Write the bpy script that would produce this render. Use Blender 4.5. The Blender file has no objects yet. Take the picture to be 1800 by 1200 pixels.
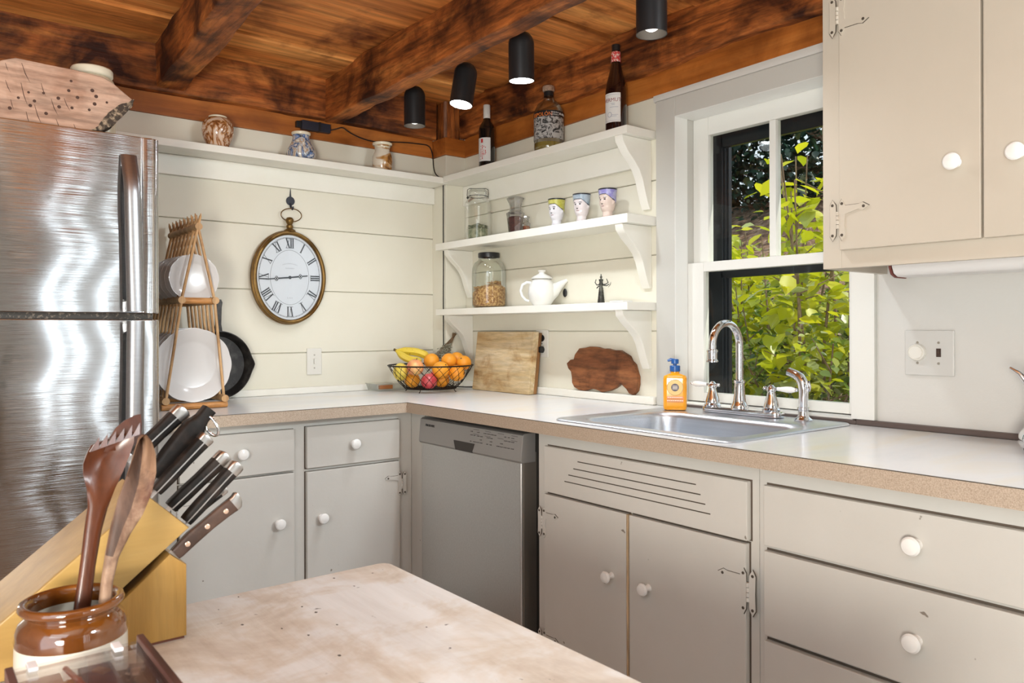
import bpy, bmesh, math, random
from mathutils import Vector, Matrix, noise
PI = math.pi
S = bpy.context.scene
COL = S.collection

# ------------------------------------------------------------------ camera
cam_d = bpy.data.cameras.new('camera')
cam = bpy.data.objects.new('camera', cam_d)
COL.objects.link(cam)
S.camera = cam
CAM = Vector((-2.1302, -3.1564, 1.1852))
yaw, roll = 0.66995, -0.0026
fw = Vector((math.sin(yaw), math.cos(yaw), 0)); rt = Vector((math.cos(yaw), -math.sin(yaw), 0)); up = Vector((0, 0, 1))
r2 = rt*math.cos(roll)+up*math.sin(roll); u2 = -rt*math.sin(roll)+up*math.cos(roll)
cam.matrix_world = Matrix(((r2.x, u2.x, -fw.x, CAM.x), (r2.y, u2.y, -fw.y, CAM.y), (r2.z, u2.z, -fw.z, CAM.z), (0, 0, 0, 1)))
cam_d.sensor_width = 36; cam_d.sensor_fit = 'HORIZONTAL'
cam_d.lens = 1361.16/1800*36
cam_d.shift_y = -20.86/1800
cam_d.clip_start = .05
cam_d.dof.use_dof = True; cam_d.dof.focus_distance = 2.4; cam_d.dof.aperture_fstop = 12

# ------------------------------------------------------------------ world, sun, added fills and room lamp, exposure
S.view_settings.view_transform = 'Standard'; S.view_settings.look = 'None'
S.view_settings.gamma = 1; S.view_settings.use_curve_mapping = False
S.view_settings.exposure = -0.46
W = bpy.data.worlds.new('sky'); S.world = W; W.use_nodes = True
bg = W.node_tree.nodes['Background']
bg.inputs[0].default_value = (.80, .90, 1, 1); bg.inputs[1].default_value = 1.6

def light(name, kind, loc, to, power, col=(1, 1, 1), **k):
    d = bpy.data.lights.new(name, kind); d.energy = power; d.color = col
    for a, b in k.items(): setattr(d, a, b)
    o = bpy.data.objects.new(name, d); COL.objects.link(o); o.location = loc
    o.rotation_euler = (Vector(to)-Vector(loc)).to_track_quat('-Z', 'Y').to_euler()
    return o
light('sun', 'SUN', (6, 1, 8), (6-.22, 1.0+.50, 8-.84), 4.6, (1, .95, .84), angle=.01)
BAND_SLOTS = (-1.24, -1.10, -.88, -.62)
# unseen fills added behind the camera, plus the room's warm right lamp
light('rear_left_fill', 'AREA', (-2.85, -3.3, 2.2), (-1.2, -1.9, .3), 19, (.84, .94, 1), shape='RECTANGLE', size=1.2, size_y=1.0)  # added fill for the sink-side cabinet fronts
light('ceiling_fill', 'AREA', (-2.8, -3.5, 1.0), (-1.4, -1.8, 2.5), 84, (1, .95, .86), shape='DISK', size=.5)  # added fill that lifts the ceiling and beams
for wx in BAND_SLOTS: light('fridge_band_strip', 'AREA', (wx, -5.15, 1.1), (wx, -1, 1.1), 2.2, (.84, .94, 1), shape='RECTANGLE', size=.04, size_y=1.9)  # strips added to draw the bright bands on the fridge
light('rear_corner_fill', 'AREA', (-.30, -4.4, 2.1), (-1.2, -.9, .2), 68, (.84, .94, 1), shape='DISK', size=.5)  # added fill for the cabinets under the clock wall
light('side_fill', 'AREA', (-3.3, -3.2, 1.05), (-.6, -1.9, .35), 24, (.84, .94, 1), shape='RECTANGLE', size=1.2, size_y=1.7)  # added low fill for the sink and drawer fronts
light('rear_right_lamp', 'AREA', (-.7, -3.9, 1.9), (-.3, -2.4, 1.7), 1.5, (1, .84, .62), shape='DISK', size=.35)

# ------------------------------------------------------------------ mesh builder
class MB:
    def __init__(s): s.bm = bmesh.new()
    def _mi(s, faces, mi):
        if mi:
            for f in faces: f.material_index = mi
    def box(s, lo, hi, bev=0, seg=2, mi=0, M=None):
        bm2 = bmesh.new()
        bmesh.ops.create_cube(bm2, size=1)
        lo, hi = Vector(lo), Vector(hi)
        for v in bm2.verts: v.co = Vector([(lo[i]+hi[i])/2+v.co[i]*(hi[i]-lo[i]) for i in range(3)])
        if bev: bmesh.ops.bevel(bm2, geom=bm2.edges[:], offset=bev, segments=seg, affect='EDGES', profile=.5, clamp_overlap=True)
        return s._merge(bm2, mi, M)
    def _merge(s, bm2, mi=0, M=None):
        if M is not None: bmesh.ops.transform(bm2, matrix=M, verts=bm2.verts[:])
        vm = {v: s.bm.verts.new(v.co) for v in bm2.verts}
        for f in bm2.faces:
            try:
                nf = s.bm.faces.new([vm[v] for v in f.verts]); nf.material_index = mi if mi else f.material_index
            except ValueError: pass
        bm2.free(); return s
    def prism(s, pts, ax, a, b, bev=0, seg=2, mi=0, M=None):
        """polygon pts in the plane across axis ax, extruded from a to b"""
        bm2 = bmesh.new()
        def P(p, t): return {'x': (t, p[0], p[1]), 'y': (p[0], t, p[1]), 'z': (p[0], p[1], t)}[ax]
        A = [bm2.verts.new(P(p, a)) for p in pts]; B = [bm2.verts.new(P(p, b)) for p in pts]
        n = len(pts)
        f1 = bm2.faces.new(A); f2 = bm2.faces.new(B[::-1])
        for i in range(n): bm2.faces.new((A[i], B[i], B[(i+1) % n], A[(i+1) % n]))
        bmesh.ops.recalc_face_normals(bm2, faces=bm2.faces[:])
        if bev:
            es = [e for f in (f1, f2) for e in f.edges]
            bmesh.ops.bevel(bm2, geom=list(set(es)), offset=bev, segments=seg, affect='EDGES', profile=.5, clamp_overlap=True)
        return s._merge(bm2, mi, M)
    def lathe(s, prof, c=(0, 0, 0), n=32, mi=0, M=None, mids=None):
        bm2 = bmesh.new(); rings = []
        for r, z in prof:
            if r < 1e-6: rings.append([bm2.verts.new((0, 0, z))])
            else: rings.append([bm2.verts.new((r*math.cos(2*PI*i/n), r*math.sin(2*PI*i/n), z)) for i in range(n)])
        for k, (a, b) in enumerate(zip(rings, rings[1:])):
            for i in range(n):
                j = (i+1) % n
                if len(a) == 1 and len(b) == 1: continue
                if len(a) == 1: f = bm2.faces.new((a[0], b[j], b[i]))
                elif len(b) == 1: f = bm2.faces.new((a[i], a[j], b[0]))
                else: f = bm2.faces.new((a[i], a[j], b[j], b[i]))
                if mids: f.material_index = mids[k]
        MM = Matrix.Translation(c)
        if M is not None: MM = MM @ M
        return s._merge(bm2, mi, MM)
    def tube(s, pts, r, n=10, closed=False, mi=0, caps=True, flat=1.0):
        pts = [Vector(p) for p in pts]; m = len(pts)
        rs = r if isinstance(r, (list, tuple)) else [r]*m
        rings = []; prev = None
        for i, p in enumerate(pts):
            if closed: t = (pts[(i+1) % m]-pts[i-1])
            else: t = pts[min(i+1, m-1)]-pts[max(i-1, 0)]
            t.normalize()
            if prev is None:
                a = Vector((0, 0, 1)) if abs(t.z) < .9 else Vector((1, 0, 0))
                nn = (a-t*a.dot(t)).normalized()
            else: nn = (prev-t*prev.dot(t)).normalized()
            prev = nn; bb = t.cross(nn)
            rings.append([s.bm.verts.new(p+(nn*math.cos(2*PI*k/n)*flat+bb*math.sin(2*PI*k/n))*rs[i]) for k in range(n)])
        fs = []
        for i in range(m if closed else m-1):
            a, b = rings[i], rings[(i+1) % m]
            for k in range(n): fs.append(s.bm.faces.new((a[k], a[(k+1) % n], b[(k+1) % n], b[k])))
        if caps and not closed: fs += [s.bm.faces.new(rings[0][::-1]), s.bm.faces.new(rings[-1])]
        s._mi(fs, mi); return s
    def ball(s, c, r, n=20, sc=(1, 1, 1), mi=0, M=None):
        bm2 = bmesh.new(); bmesh.ops.create_uvsphere(bm2, u_segments=n, v_segments=max(8, n*2//3), radius=r)
        MM = Matrix.Translation(c)
        if M is not None: MM = MM @ M
        MM = MM @ Matrix.Diagonal((sc[0], sc[1], sc[2], 1))
        return s._merge(bm2, mi, MM)
    def face(s, pts, mi=0):
        f = s.bm.faces.new([s.bm.verts.new(p) for p in pts]); f.material_index = mi; return s
    def loft(s, rings, mi=0, cap0=False, cap1=False):
        R = [[s.bm.verts.new(p) for p in g] for g in rings]; fs = []
        n = len(R[0])
        for a, b in zip(R, R[1:]):
            for k in range(n): fs.append(s.bm.faces.new((a[k], a[(k+1) % n], b[(k+1) % n], b[k])))
        if cap0: fs.append(s.bm.faces.new(R[0][::-1]))
        if cap1: fs.append(s.bm.faces.new(R[-1]))
        s._mi(fs, mi); return s
    def disp(s, amp, scale, seed=0, fn=None):
        for v in s.bm.verts:
            d = noise.noise_vector(v.co*scale+Vector((seed*7.3, seed*3.1, seed)))
            v.co += d*amp
        return s
    def build(s, name, m, parent=None, angle=35, at=None, recalc=True):
        bm = s.bm
        if recalc: bmesh.ops.recalc_face_normals(bm, faces=bm.faces[:])
        me = bpy.data.meshes.new(name)
        if parent is not None:
            off = wloc(parent)
        elif at is not None: off = Vector(at)
        else:
            co = [v.co for v in bm.verts]
            off = Vector(((min(c.x for c in co)+max(c.x for c in co))/2, (min(c.y for c in co)+max(c.y for c in co))/2, min(c.z for c in co)))
        for v in bm.verts: v.co -= off
        bm.to_mesh(me); bm.free()
        for x in (m if isinstance(m, (list, tuple)) else [m]): me.materials.append(x)
        me.polygons.foreach_set('use_smooth', [True]*len(me.polygons))
        if angle < 180: me.set_sharp_from_angle(angle=math.radians(angle))
        me.update()
        o = bpy.data.objects.new(name, me); COL.objects.link(o)
        if parent is not None: o.parent = parent
        else: o.location = off
        if angle <= 60: wn = o.modifiers.new('weighted_normals', 'WEIGHTED_NORMAL'); wn.keep_sharp = True; wn.weight = 80
        return o

def wloc(o):
    v = Vector((0, 0, 0))
    while o is not None: v += o.location; o = o.parent
    return v

def tag(o, label, cat, group=None, kind=None):
    o['label'] = label; o['category'] = cat
    if group: o['group'] = group
    if kind: o['kind'] = kind
    return o
def thing(name, label, cat, loc=(0, 0, 0), group=None):
    o = bpy.data.objects.new(name, None); COL.objects.link(o); o.location = loc; o.empty_display_size = .05
    return tag(o, label, cat, group)
def struct(o): o['kind'] = 'structure'; return o
def dup(src, loc=None, parent=None, rot=None, name=None):
    r = src.copy(); COL.objects.link(r)
    if parent is not None: r.parent = parent
    if loc is not None: r.location = loc
    if rot is not None: r.rotation_euler = rot
    for ch in list(src.children):
        dup(ch, None, r)
    return r
def text_mb(txt, size, M, depth=.0004):
    cu = bpy.data.curves.new('lettering', 'FONT'); cu.body = txt; cu.size = size; cu.align_x = 'CENTER'; cu.align_y = 'CENTER'; cu.extrude = depth; cu.resolution_u = 2
    o = bpy.data.objects.new('lettering', cu); COL.objects.link(o)
    dg = bpy.context.evaluated_depsgraph_get(); me = bpy.data.meshes.new_from_object(o.evaluated_get(dg))
    bm2 = bmesh.new(); bm2.from_mesh(me); bmesh.ops.transform(bm2, matrix=M, verts=bm2.verts[:])
    bpy.data.objects.remove(o); bpy.data.curves.remove(cu); bpy.data.meshes.remove(me)
    return bm2
def face_mat(origin, right, upv):
    r, u = Vector(right).normalized(), Vector(upv).normalized(); n = r.cross(u)
    return Matrix(((r.x, u.x, n.x, origin[0]), (r.y, u.y, n.y, origin[1]), (r.z, u.z, n.z, origin[2]), (0, 0, 0, 1)))

# ------------------------------------------------------------------ materials
def newmat(name):
    m = bpy.data.materials.new(name); m.use_nodes = True; nt = m.node_tree
    return m, nt, nt.nodes['Principled BSDF']
def node(nt, t, **k):
    n = nt.nodes.new(t)
    for a, b in k.items(): setattr(n, a, b)
    return n
def coords(nt, scale=(1, 1, 1), rand=False, kind='Object'):
    tc = node(nt, 'ShaderNodeTexCoord'); mp = node(nt, 'ShaderNodeMapping'); mp.inputs['Scale'].default_value = scale
    nt.links.new(tc.outputs[kind], mp.inputs['Vector']); out = mp.outputs[0]
    if rand:
        oi = node(nt, 'ShaderNodeObjectInfo'); ma = node(nt, 'ShaderNodeVectorMath', operation='SCALE'); ma.inputs[0].default_value = (37, 53, 71)
        nt.links.new(oi.outputs['Random'], ma.inputs['Scale']); ad = node(nt, 'ShaderNodeVectorMath', operation='ADD')
        nt.links.new(out, ad.inputs[0]); nt.links.new(ma.outputs[0], ad.inputs[1]); out = ad.outputs[0]
    return out
def noise_tex(nt, vec, scale, detail=5, rough=.55, dist=0):
    n = node(nt, 'ShaderNodeTexNoise'); n.inputs['Scale'].default_value = scale; n.inputs['Detail'].default_value = detail
    n.inputs['Roughness'].default_value = rough; n.inputs['Distortion'].default_value = dist
    nt.links.new(vec, n.inputs['Vector']); return n.outputs['Fac']
def ramp(nt, fac, stops):
    r = node(nt, 'ShaderNodeValToRGB'); e = r.color_ramp.elements
    while len(e) < len(stops): e.new(.5)
    for x, (p, c) in zip(e, stops): x.position = p; x.color = (*c, 1) if len(c) == 3 else c
    nt.links.new(fac, r.inputs[0]); return r.outputs[0]
def mix(nt, a, b, fac, mode='MIX'):
    n = node(nt, 'ShaderNodeMix', data_type='RGBA', blend_type=mode)
    for s, v in ((n.inputs[0], fac), (n.inputs[6], a), (n.inputs[7], b)):
        if hasattr(v, 'is_linked') or hasattr(v, 'links'): nt.links.new(v, s)
        else: s.default_value = v if isinstance(v, (int, float)) else (*v, 1)
    return n.outputs[2]
def bump(nt, b, h, strength, dist=.01, normal=None):
    n = node(nt, 'ShaderNodeBump'); n.inputs['Strength'].default_value = strength; n.inputs['Distance'].default_value = dist
    nt.links.new(h, n.inputs['Height'])
    if normal is not None: nt.links.new(normal, n.inputs['Normal'])
    nt.links.new(n.outputs[0], b.inputs['Normal']); return n.outputs[0]
def pm(name, col, rough=.5, metal=0, spec=.5, n=None, bp=None, coat=0, trans=0, ior=1.45, sss=0, emit=None, aniso=None):
    """n = (scale, second colour, lo, hi[, stretch]); bp = (scale, strength[, stretch])"""
    m, nt, b = newmat(name)
    b.inputs['Base Color'].default_value = (*col, 1); b.inputs['Roughness'].default_value = rough; b.inputs['Metallic'].default_value = metal
    b.inputs['Specular IOR Level'].default_value = spec; b.inputs['Coat Weight'].default_value = coat; b.inputs['IOR'].default_value = ior
    b.inputs['Coat Roughness'].default_value = .08; b.inputs['Transmission Weight'].default_value = trans
    if sss: b.inputs['Subsurface Weight'].default_value = sss; b.inputs['Subsurface Scale'].default_value = .01
    if emit: b.inputs['Emission Color'].default_value = (*emit[0], 1); b.inputs['Emission Strength'].default_value = emit[1]
    if n:
        v = coords(nt, n[4] if len(n) > 4 else (1, 1, 1), True)
        f = noise_tex(nt, v, n[0], 6, .6, .2); nt.links.new(ramp(nt, f, [(n[2], col), (n[3], n[1])]), b.inputs['Base Color'])
    if bp:
        v = coords(nt, bp[2] if len(bp) > 2 else (1, 1, 1), True)
        bump(nt, b, noise_tex(nt, v, bp[0], 4), bp[1], .004)
    return m
def wood(name, cols, axis='x', scale=14, stretch=14, rough=.55, bmp=.35, blotch=None, dist=.8, spec=.35, coat=0, fine=.5):
    m, nt, b = newmat(name)
    sc = [1, 1, 1]; sc['xyz'.index(axis)] = 1/stretch
    v = coords(nt, tuple(sc), True)
    f = noise_tex(nt, v, scale, 7, .62, dist)
    c = ramp(nt, f, [(.30+.2*i*2/(len(cols)-1), c_) for i, c_ in enumerate(cols)])
    f2 = noise_tex(nt, v, scale*6, 4, .6)
    c = mix(nt, c, ramp(nt, f2, [(.35, tuple([1-fine]*3)), (.6, (1, 1, 1))]), 1.0, 'MULTIPLY')
    if blotch:
        v2 = coords(nt, (1, 1, 1), True); f3 = noise_tex(nt, v2, blotch[0], 5, .6, .4)
        c = mix(nt, c, ramp(nt, f3, [(blotch[2], blotch[1]), (blotch[3], (1, 1, 1))]), 1.0, 'MULTIPLY')
    nt.links.new(c, b.inputs['Base Color']); b.inputs['Roughness'].default_value = rough; b.inputs['Specular IOR Level'].default_value = spec
    b.inputs['Coat Weight'].default_value = coat; b.inputs['Coat Roughness'].default_value = .2
    if bmp: bump(nt, b, f2, bmp, .004)
    return m
def thin_glass(name, tint=(1, 1, 1), gloss=.04, rough=.0, facing=True):
    m, nt, b = newmat(name); nt.nodes.remove(b)
    tr = node(nt, 'ShaderNodeBsdfTransparent'); tr.inputs[0].default_value = (*tint, 1)
    gl = node(nt, 'ShaderNodeBsdfGlossy'); gl.inputs['Roughness'].default_value = rough
    mx = node(nt, 'ShaderNodeMixShader'); out = nt.nodes['Material Output']
    lw = node(nt, 'ShaderNodeLayerWeight'); lw.inputs[0].default_value = .25
    ma = node(nt, 'ShaderNodeMath', operation='MULTIPLY_ADD'); ma.inputs[1].default_value = .55 if facing else .25; ma.inputs[2].default_value = gloss
    nt.links.new(lw.outputs['Fresnel'], ma.inputs[0])
    nt.links.new(ma.outputs[0], mx.inputs[0]); nt.links.new(tr.outputs[0], mx.inputs[1]); nt.links.new(gl.outputs[0], mx.inputs[2]); nt.links.new(mx.outputs[0], out.inputs[0])
    return m
def leafmat(name, stops, trans=.45):
    m, nt, b = newmat(name); nt.nodes.remove(b)
    g = node(nt, 'ShaderNodeNewGeometry'); c = ramp(nt, g.outputs['Random Per Island'], stops)
    d = node(nt, 'ShaderNodeBsdfDiffuse'); t = node(nt, 'ShaderNodeBsdfTranslucent'); gl = node(nt, 'ShaderNodeBsdfGlossy'); gl.inputs['Roughness'].default_value = .35
    mx = node(nt, 'ShaderNodeMixShader'); mx.inputs[0].default_value = trans; m2 = node(nt, 'ShaderNodeMixShader'); m2.inputs[0].default_value = .06
    nt.links.new(c, d.inputs[0]); nt.links.new(c, t.inputs[0])
    nt.links.new(d.outputs[0], mx.inputs[1]); nt.links.new(t.outputs[0], mx.inputs[2]); nt.links.new(mx.outputs[0], m2.inputs[1]); nt.links.new(gl.outputs[0], m2.inputs[2])
    nt.links.new(m2.outputs[0], nt.nodes['Material Output'].inputs[0]); return m
def steel(name, col=(.56, .55, .54), rough=.27, wave=0, wscale=5, streak='x', grime=None, aniso=0, sheet=False):
    m, nt, b = newmat(name); b.inputs['Metallic'].default_value = 1; b.inputs['Roughness'].default_value = rough
    b.inputs['Base Color'].default_value = (*col, 1)
    sc = [160, 160, 160]; sc['xyz'.index(streak)] = 3
    f = noise_tex(nt, coords(nt, tuple(sc)), 1, 2)
    nt.links.new(mix(nt, [c*.82 for c in col], col, f), b.inputs['Base Color'])
    nrm = None
    if wave:
        h = noise_tex(nt, coords(nt, (.55, .55, 1.6)), wscale, 1, .4, .6)
        n = node(nt, 'ShaderNodeBump'); n.inputs['Strength'].default_value = wave; n.inputs['Distance'].default_value = .02; nt.links.new(h, n.inputs['Height']); nrm = n.outputs[0]
        nt.links.new(nrm, b.inputs['Normal'])
    if sheet:      # gently buckled sheet metal with a horizontal brush
        cmb = node(nt, 'ShaderNodeCombineXYZ')
        def amp(fac, a):
            q = node(nt, 'ShaderNodeMath', operation='MULTIPLY_ADD'); q.inputs[1].default_value = a; q.inputs[2].default_value = -a/2; nt.links.new(fac, q.inputs[0]); return q.outputs[0]
        nt.links.new(amp(noise_tex(nt, coords(nt, (.8, 0, 4.6)), 1, 1, .4, .25), .085), cmb.inputs[0])
        nt.links.new(amp(noise_tex(nt, coords(nt, (9, 0, 2600)), 1, 0, .5), .52), cmb.inputs[2])
        g = node(nt, 'ShaderNodeNewGeometry'); ad = node(nt, 'ShaderNodeVectorMath', operation='ADD'); nz = node(nt, 'ShaderNodeVectorMath', operation='NORMALIZE')
        nt.links.new(g.outputs['Normal'], ad.inputs[0]); nt.links.new(cmb.outputs[0], ad.inputs[1]); nt.links.new(ad.outputs[0], nz.inputs[0]); nt.links.new(nz.outputs[0], b.inputs['Normal'])
    if aniso:
        b.inputs['Anisotropic'].default_value = aniso; b.inputs['Anisotropic Rotation'].default_value = .25
        tg = node(nt, 'ShaderNodeTangent', direction_type='RADIAL', axis='Z'); nt.links.new(tg.outputs[0], b.inputs['Tangent'])
    if grime:
        f3 = noise_tex(nt, coords(nt), grime[0], 5, .6, .5)
        nt.links.new(ramp(nt, f3, [(.35, (rough,)*3), (.7, (grime[1],)*3)]), b.inputs['Roughness'])
    return m

CREAM = pm('cream_paint', (.74, .71, .60), .5, n=(3, (.70, .67, .555), .35, .75), bp=(60, .06))
WHITE = pm('white_paint', (.74, .735, .69), .42, bp=(80, .06))
SHELF = pm('shelf_paint', (.82, .80, .73), .42, n=(5, (.78, .76, .675), .4, .7), bp=(70, .05))
PLASTER = pm('wall_plaster', (.59, .575, .54), .6, bp=(90, .12))
CAB = pm('cabinet_paint', (.60, .58, .535), .42, n=(4, (.565, .545, .50), .35, .75), bp=(90, .07))
CAB_WARMLIT = pm('cabinet_paint_warmlit', (.55, .49, .405), .45, n=(3, (.52, .465, .38), .35, .75), bp=(120, .06, (1, 1, .1)))  # same paint as the base cabinets, warm lamp light tinted in
m, nt, b_ = CAB, CAB.node_tree, CAB.node_tree.nodes['Principled BSDF']
lk = b_.inputs['Base Color'].links[0].from_socket
nt.links.new(mix(nt, lk, ramp(nt, noise_tex(nt, coords(nt), 34, 2, .5), [(.215, (.25, .2, .15)), (.235, (1, 1, 1))]), .8, 'MULTIPLY'), b_.inputs['Base Color'])
DARKGAP = pm('dark_gap', (.02, .018, .015), .9)
GRIME_SHADE = pm('dark_screw_shade', (.07, .055, .04), .6)  # screws, seams, specks; also the shade painted around the hinges
CEILW = {a: wood('ceiling_wood_'+a, [(.26, .072, .014), (.74, .260, .058), (.92, .430, .125)], a, 6.5, 12, .6, .6, (2.6, (.24, .15, .10), .33, .48), fine=.42) for a in 'xy'}
BEAMW = {a: wood('beam_wood_'+a, [(.13, .036, .008), (.44, .128, .026), (.66, .245, .058)], a, 12, 8, .62, .9, (4, (.10, .06, .05), .37, .56), fine=.55) for a in 'xyz'}
TRIMW = {a: wood('trim_wood_'+a, [(.30, .085, .014), (.44, .135, .022), (.54, .19, .040)], a, 10, 16, .45, .15, (4, (.55, .5, .45), .3, .55), fine=.2) for a in 'xy'}
STEEL_F = steel('fridge_steel', (.62, .62, .62), .085, 0, 2.6, 'x', None, 0, True)
STEEL_H = steel('handle_steel', (.40, .40, .41), .34)
STEEL_DW = steel('dishwasher_steel', (.68, .67, .65), .42, .05, 5, 'x', (3, .45))
PANEL_DW = pm('control_panel_grey', (.36, .35, .335), .38, .5)
STEEL_S = steel('sink_steel', (.74, .77, .82), .36, 0, 5, 'y')
CHROME = pm('chrome', (.82, .83, .85), .06, 1)
PORC = pm('porcelain', (.86, .85, .82), .12, spec=.6)
BLACK = pm('black_plastic', (.012, .012, .013), .35)
BLACKM = pm('black_metal', (.016, .015, .015), .45)
BLUEBLK = pm('dark_blue_iron', (.02, .022, .035), .4)
GLASS = thin_glass('clear_glass', (.97, .98, .97), .05)
PANE = thin_glass('window_glass', (.96, .98, .96), .015, facing=False)
COUNTER = None
# ================================================================== THE ROOM
rnd = random.Random(5)
fl = MB()
for i in range(22): fl.box((-3.4, -5.2+i*.245, -.04), (.14, -5.2+(i+1)*.245-.004, 0), .002, 1)
struct(fl.build('floor', wood('floor_wood', [(.10, .045, .018), (.22, .11, .05), (.32, .17, .08)], 'x', 8, 14, .4, .2)))
# ceiling boards run along x, one mesh per board surface pattern
cb = MB(); ys = [.12, -.335, -.735, -1.13, -1.50, -1.93, -2.35, -2.72, -3.10]
for i, (a, b) in enumerate(zip(ys, ys[1:])):
    cb.box((-3.45, b+.007, 2.262+(.010 if i % 2 else 0)), (.12, a-.007, 2.295), .005, 1)
cb.box((-3.45, -5.25, 2.296), (.15, .12, 2.32))
struct(cb.build('ceiling', CEILW['x']))
struct(MB().box((-3.45, -5.25, 2.262), (.12, -3.102, 2.295)).build('ceiling', PLASTER))

def planks(name, ax, lo, hi, zs, m, thick=.1):
    w = MB()
    for a, b in zip(zs, zs[1:]):
        if ax == 'y': w.box((lo, 0, a+.0012), (hi, thick, b-.0012), .0025, 1)
        else: w.box((0, lo, a+.0012), (thick, hi, b-.0012), .0025, 1)
    if ax == 'y': w.box((lo, .012, zs[0]), (hi, thick+.02, zs[-1]))
    else: w.box((.012, lo, zs[0]), (thick+.02, hi, zs[-1]))
    return struct(w.build(name, m))
planks('wall_back', 'y', -3.4, .14, [0, .28, .55, .822, 1.0883, 1.3534, 1.6213, 1.893, 2.085, 2.26], CREAM)
planks('wall_right', 'x', -1.31, 0, [0, .3, .6, .9, 1.1785, 1.452, 1.72, 1.893, 2.085, 2.26], CREAM)
w = MB()
w.box((0, -5.2, 0), (.12, -2.105, 2.09)); w.box((0, -2.1, 0), (.12, -1.312, .9)); w.box((.006, -2.106, .9), (.1, -2.097, 2.0))
w.box((0.0, -2.1, 1.996), (.12, -1.312, 2.26)); w.box((0, -5.2, 2.09), (.12, -2.105, 2.26))
struct(w.build('wall_right', PLASTER))
w = MB()   # rear wall with slots added for the fridge band strips
xs_ = [-3.4]+[v_ for wx in BAND_SLOTS for v_ in (wx-.022, wx+.022)]+[.12]
for a, b in zip(xs_[::2], xs_[1::2]): w.box((a, -5.3, .1), (b, -5.2, 2.09))
w.box((-3.4, -5.3, 0), (.12, -5.2, .1)); w.box((-3.4, -5.3, 2.09), (.12, -5.2, 2.26))
struct(w.build('wall_front', PLASTER))
w = MB()
w.box((-3.5, -5.2, 0), (-3.4, -3.9, 2.26)); w.box((-3.5, -2.5, 0), (-3.4, 0.1, 2.26)); w.box((-3.5, -3.9, 0), (-3.4, -2.5, .15)); w.box((-3.5, -3.9, 2.1), (-3.4, -2.5, 2.26))
struct(w.build('wall_left', PLASTER))
# corner post, boxed in, with a brown band and the old timber post above
struct(MB().box((-.116, -.116, .914), (0, 0, 2.006), .004).build('trim_1', CREAM))
struct(MB().box((-.122, -.122, 2.006), (0, 0, 2.088), .003).build('trim_2', TRIMW['x']))
b = MB().box((-.11, -.11, 2.089), (-.03, -.03, 2.262), .006)
bm2 = b.bm
struct(b.build('trim_3', BEAMW['z']))
tm = MB()
for x, y in ((-.118, -.112), (-.114, -.02), (-.02, -.114)): tm.box((x, y, 2.09), (x+.014, y+.014, 2.26), .004)
struct(tm.disp(.002, 30).build('trim_4', wood('pale_strip_wood', [(.16, .07, .04), (.33, .17, .11), (.42, .24, .16)], 'z', 16, 8)))
struct(MB().box((-3.3, -.014, 2.008), (-.123, 0, 2.104), .002).build('trim_5', TRIMW['x']))
bb = MB(); bb.prism([(-5.2, 2.052), (-.124, 2.006), (-.124, 2.108), (-5.2, 2.135)], 'x', -.012, 0, .002)
struct(bb.build('trim_6', TRIMW['y']))
# plaster cove between the brown band and the window header
cv = MB(); cv.prism([(-.004, 1.994), (-.010, 1.997), (-.013, 2.012), (-.008, 2.03), (-.004, 2.046), (.004, 2.046), (.004, 1.994)], 'y', -2.3, -1.30)
struct(cv.build('trim_7', PLASTER))
# ledges behind the counter and the brown sealing strip
struct(MB().box((-1.55, -.02, .914), (-.118, 0, .942), .004).build('trim_8', SHELF))
struct(MB().box((-.024, -1.308, .914), (0, -.118, .944), .005).build('trim_9', SHELF))
struct(MB().box((-.014, -3.6, .914), (0.004, -2.045, .930), .004).box((-.012, -2.045, .914), (.004, -1.40, .927), .004).build('trim_10', pm('sealing_strip', (.13, .10, .09), .35, .3)))

# ---- rough hewn timbers
def timber(name, lo, hi, axis, amp, label, group, sub=26, seed=1, skew=0, wave=.0):
    ai = 'xyz'.index(axis); bm2 = bmesh.new(); bmesh.ops.create_cube(bm2, size=1)
    for v in bm2.verts: v.co = Vector([(lo[i]+hi[i])/2+v.co[i]*(hi[i]-lo[i]) for i in range(3)])
    es = [e for e in bm2.edges if abs((e.verts[0].co-e.verts[1].co)[ai]) > .5*(hi[ai]-lo[ai])]
    bmesh.ops.bevel(bm2, geom=es, offset=.008, segments=2, affect='EDGES', profile=.5)
    es = [e for e in bm2.edges if abs((e.verts[0].co-e.verts[1].co)[ai]) > .5*(hi[ai]-lo[ai])]
    bmesh.ops.subdivide_edges(bm2, edges=es, cuts=sub*2, use_grid_fill=True)
    es = [e for e in bm2.edges if abs((e.verts[0].co-e.verts[1].co)[ai]) < 1e-5 and (e.verts[0].co-e.verts[1].co).length > .03]
    bmesh.ops.subdivide_edges(bm2, edges=es, cuts=4, use_grid_fill=True)
    for v in bm2.verts:
        t = (v.co[ai]-lo[ai])
        n1 = noise.noise_vector(Vector((v.co.x*4, v.co.y*4, v.co.z*4))+Vector((seed*5, 0, 0))); n2 = noise.noise_vector(v.co*17+Vector((0, seed*4, 0)))
        d = n1*amp+n2*amp*.35; d[ai] = 0; v.co += d
        if ai == 1: v.co.x += skew*(hi[1]-v.co.y)+wave*math.sin(t*3.1+seed)
    m = MB(); m._merge(bm2)
    return tag(m.build(name, BEAMW[axis], angle=40), label, 'beam', group)
G = 'hewn ceiling timbers'
timber('ceiling_joist', (-.685, -5.2, 2.083), (-.61, -.035, 2.268), 'y', .010, 'rough hewn brown ceiling joist that the black spotlights hang along', G, 60, 2, -.03, .004)
timber('ceiling_joist', (-1.375, -5.2, 2.10), (-1.272, -.035, 2.268), 'y', .009, 'rough hewn brown ceiling joist above the refrigerator and wood slab', G, 60, 5, -.055, .003)
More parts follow.
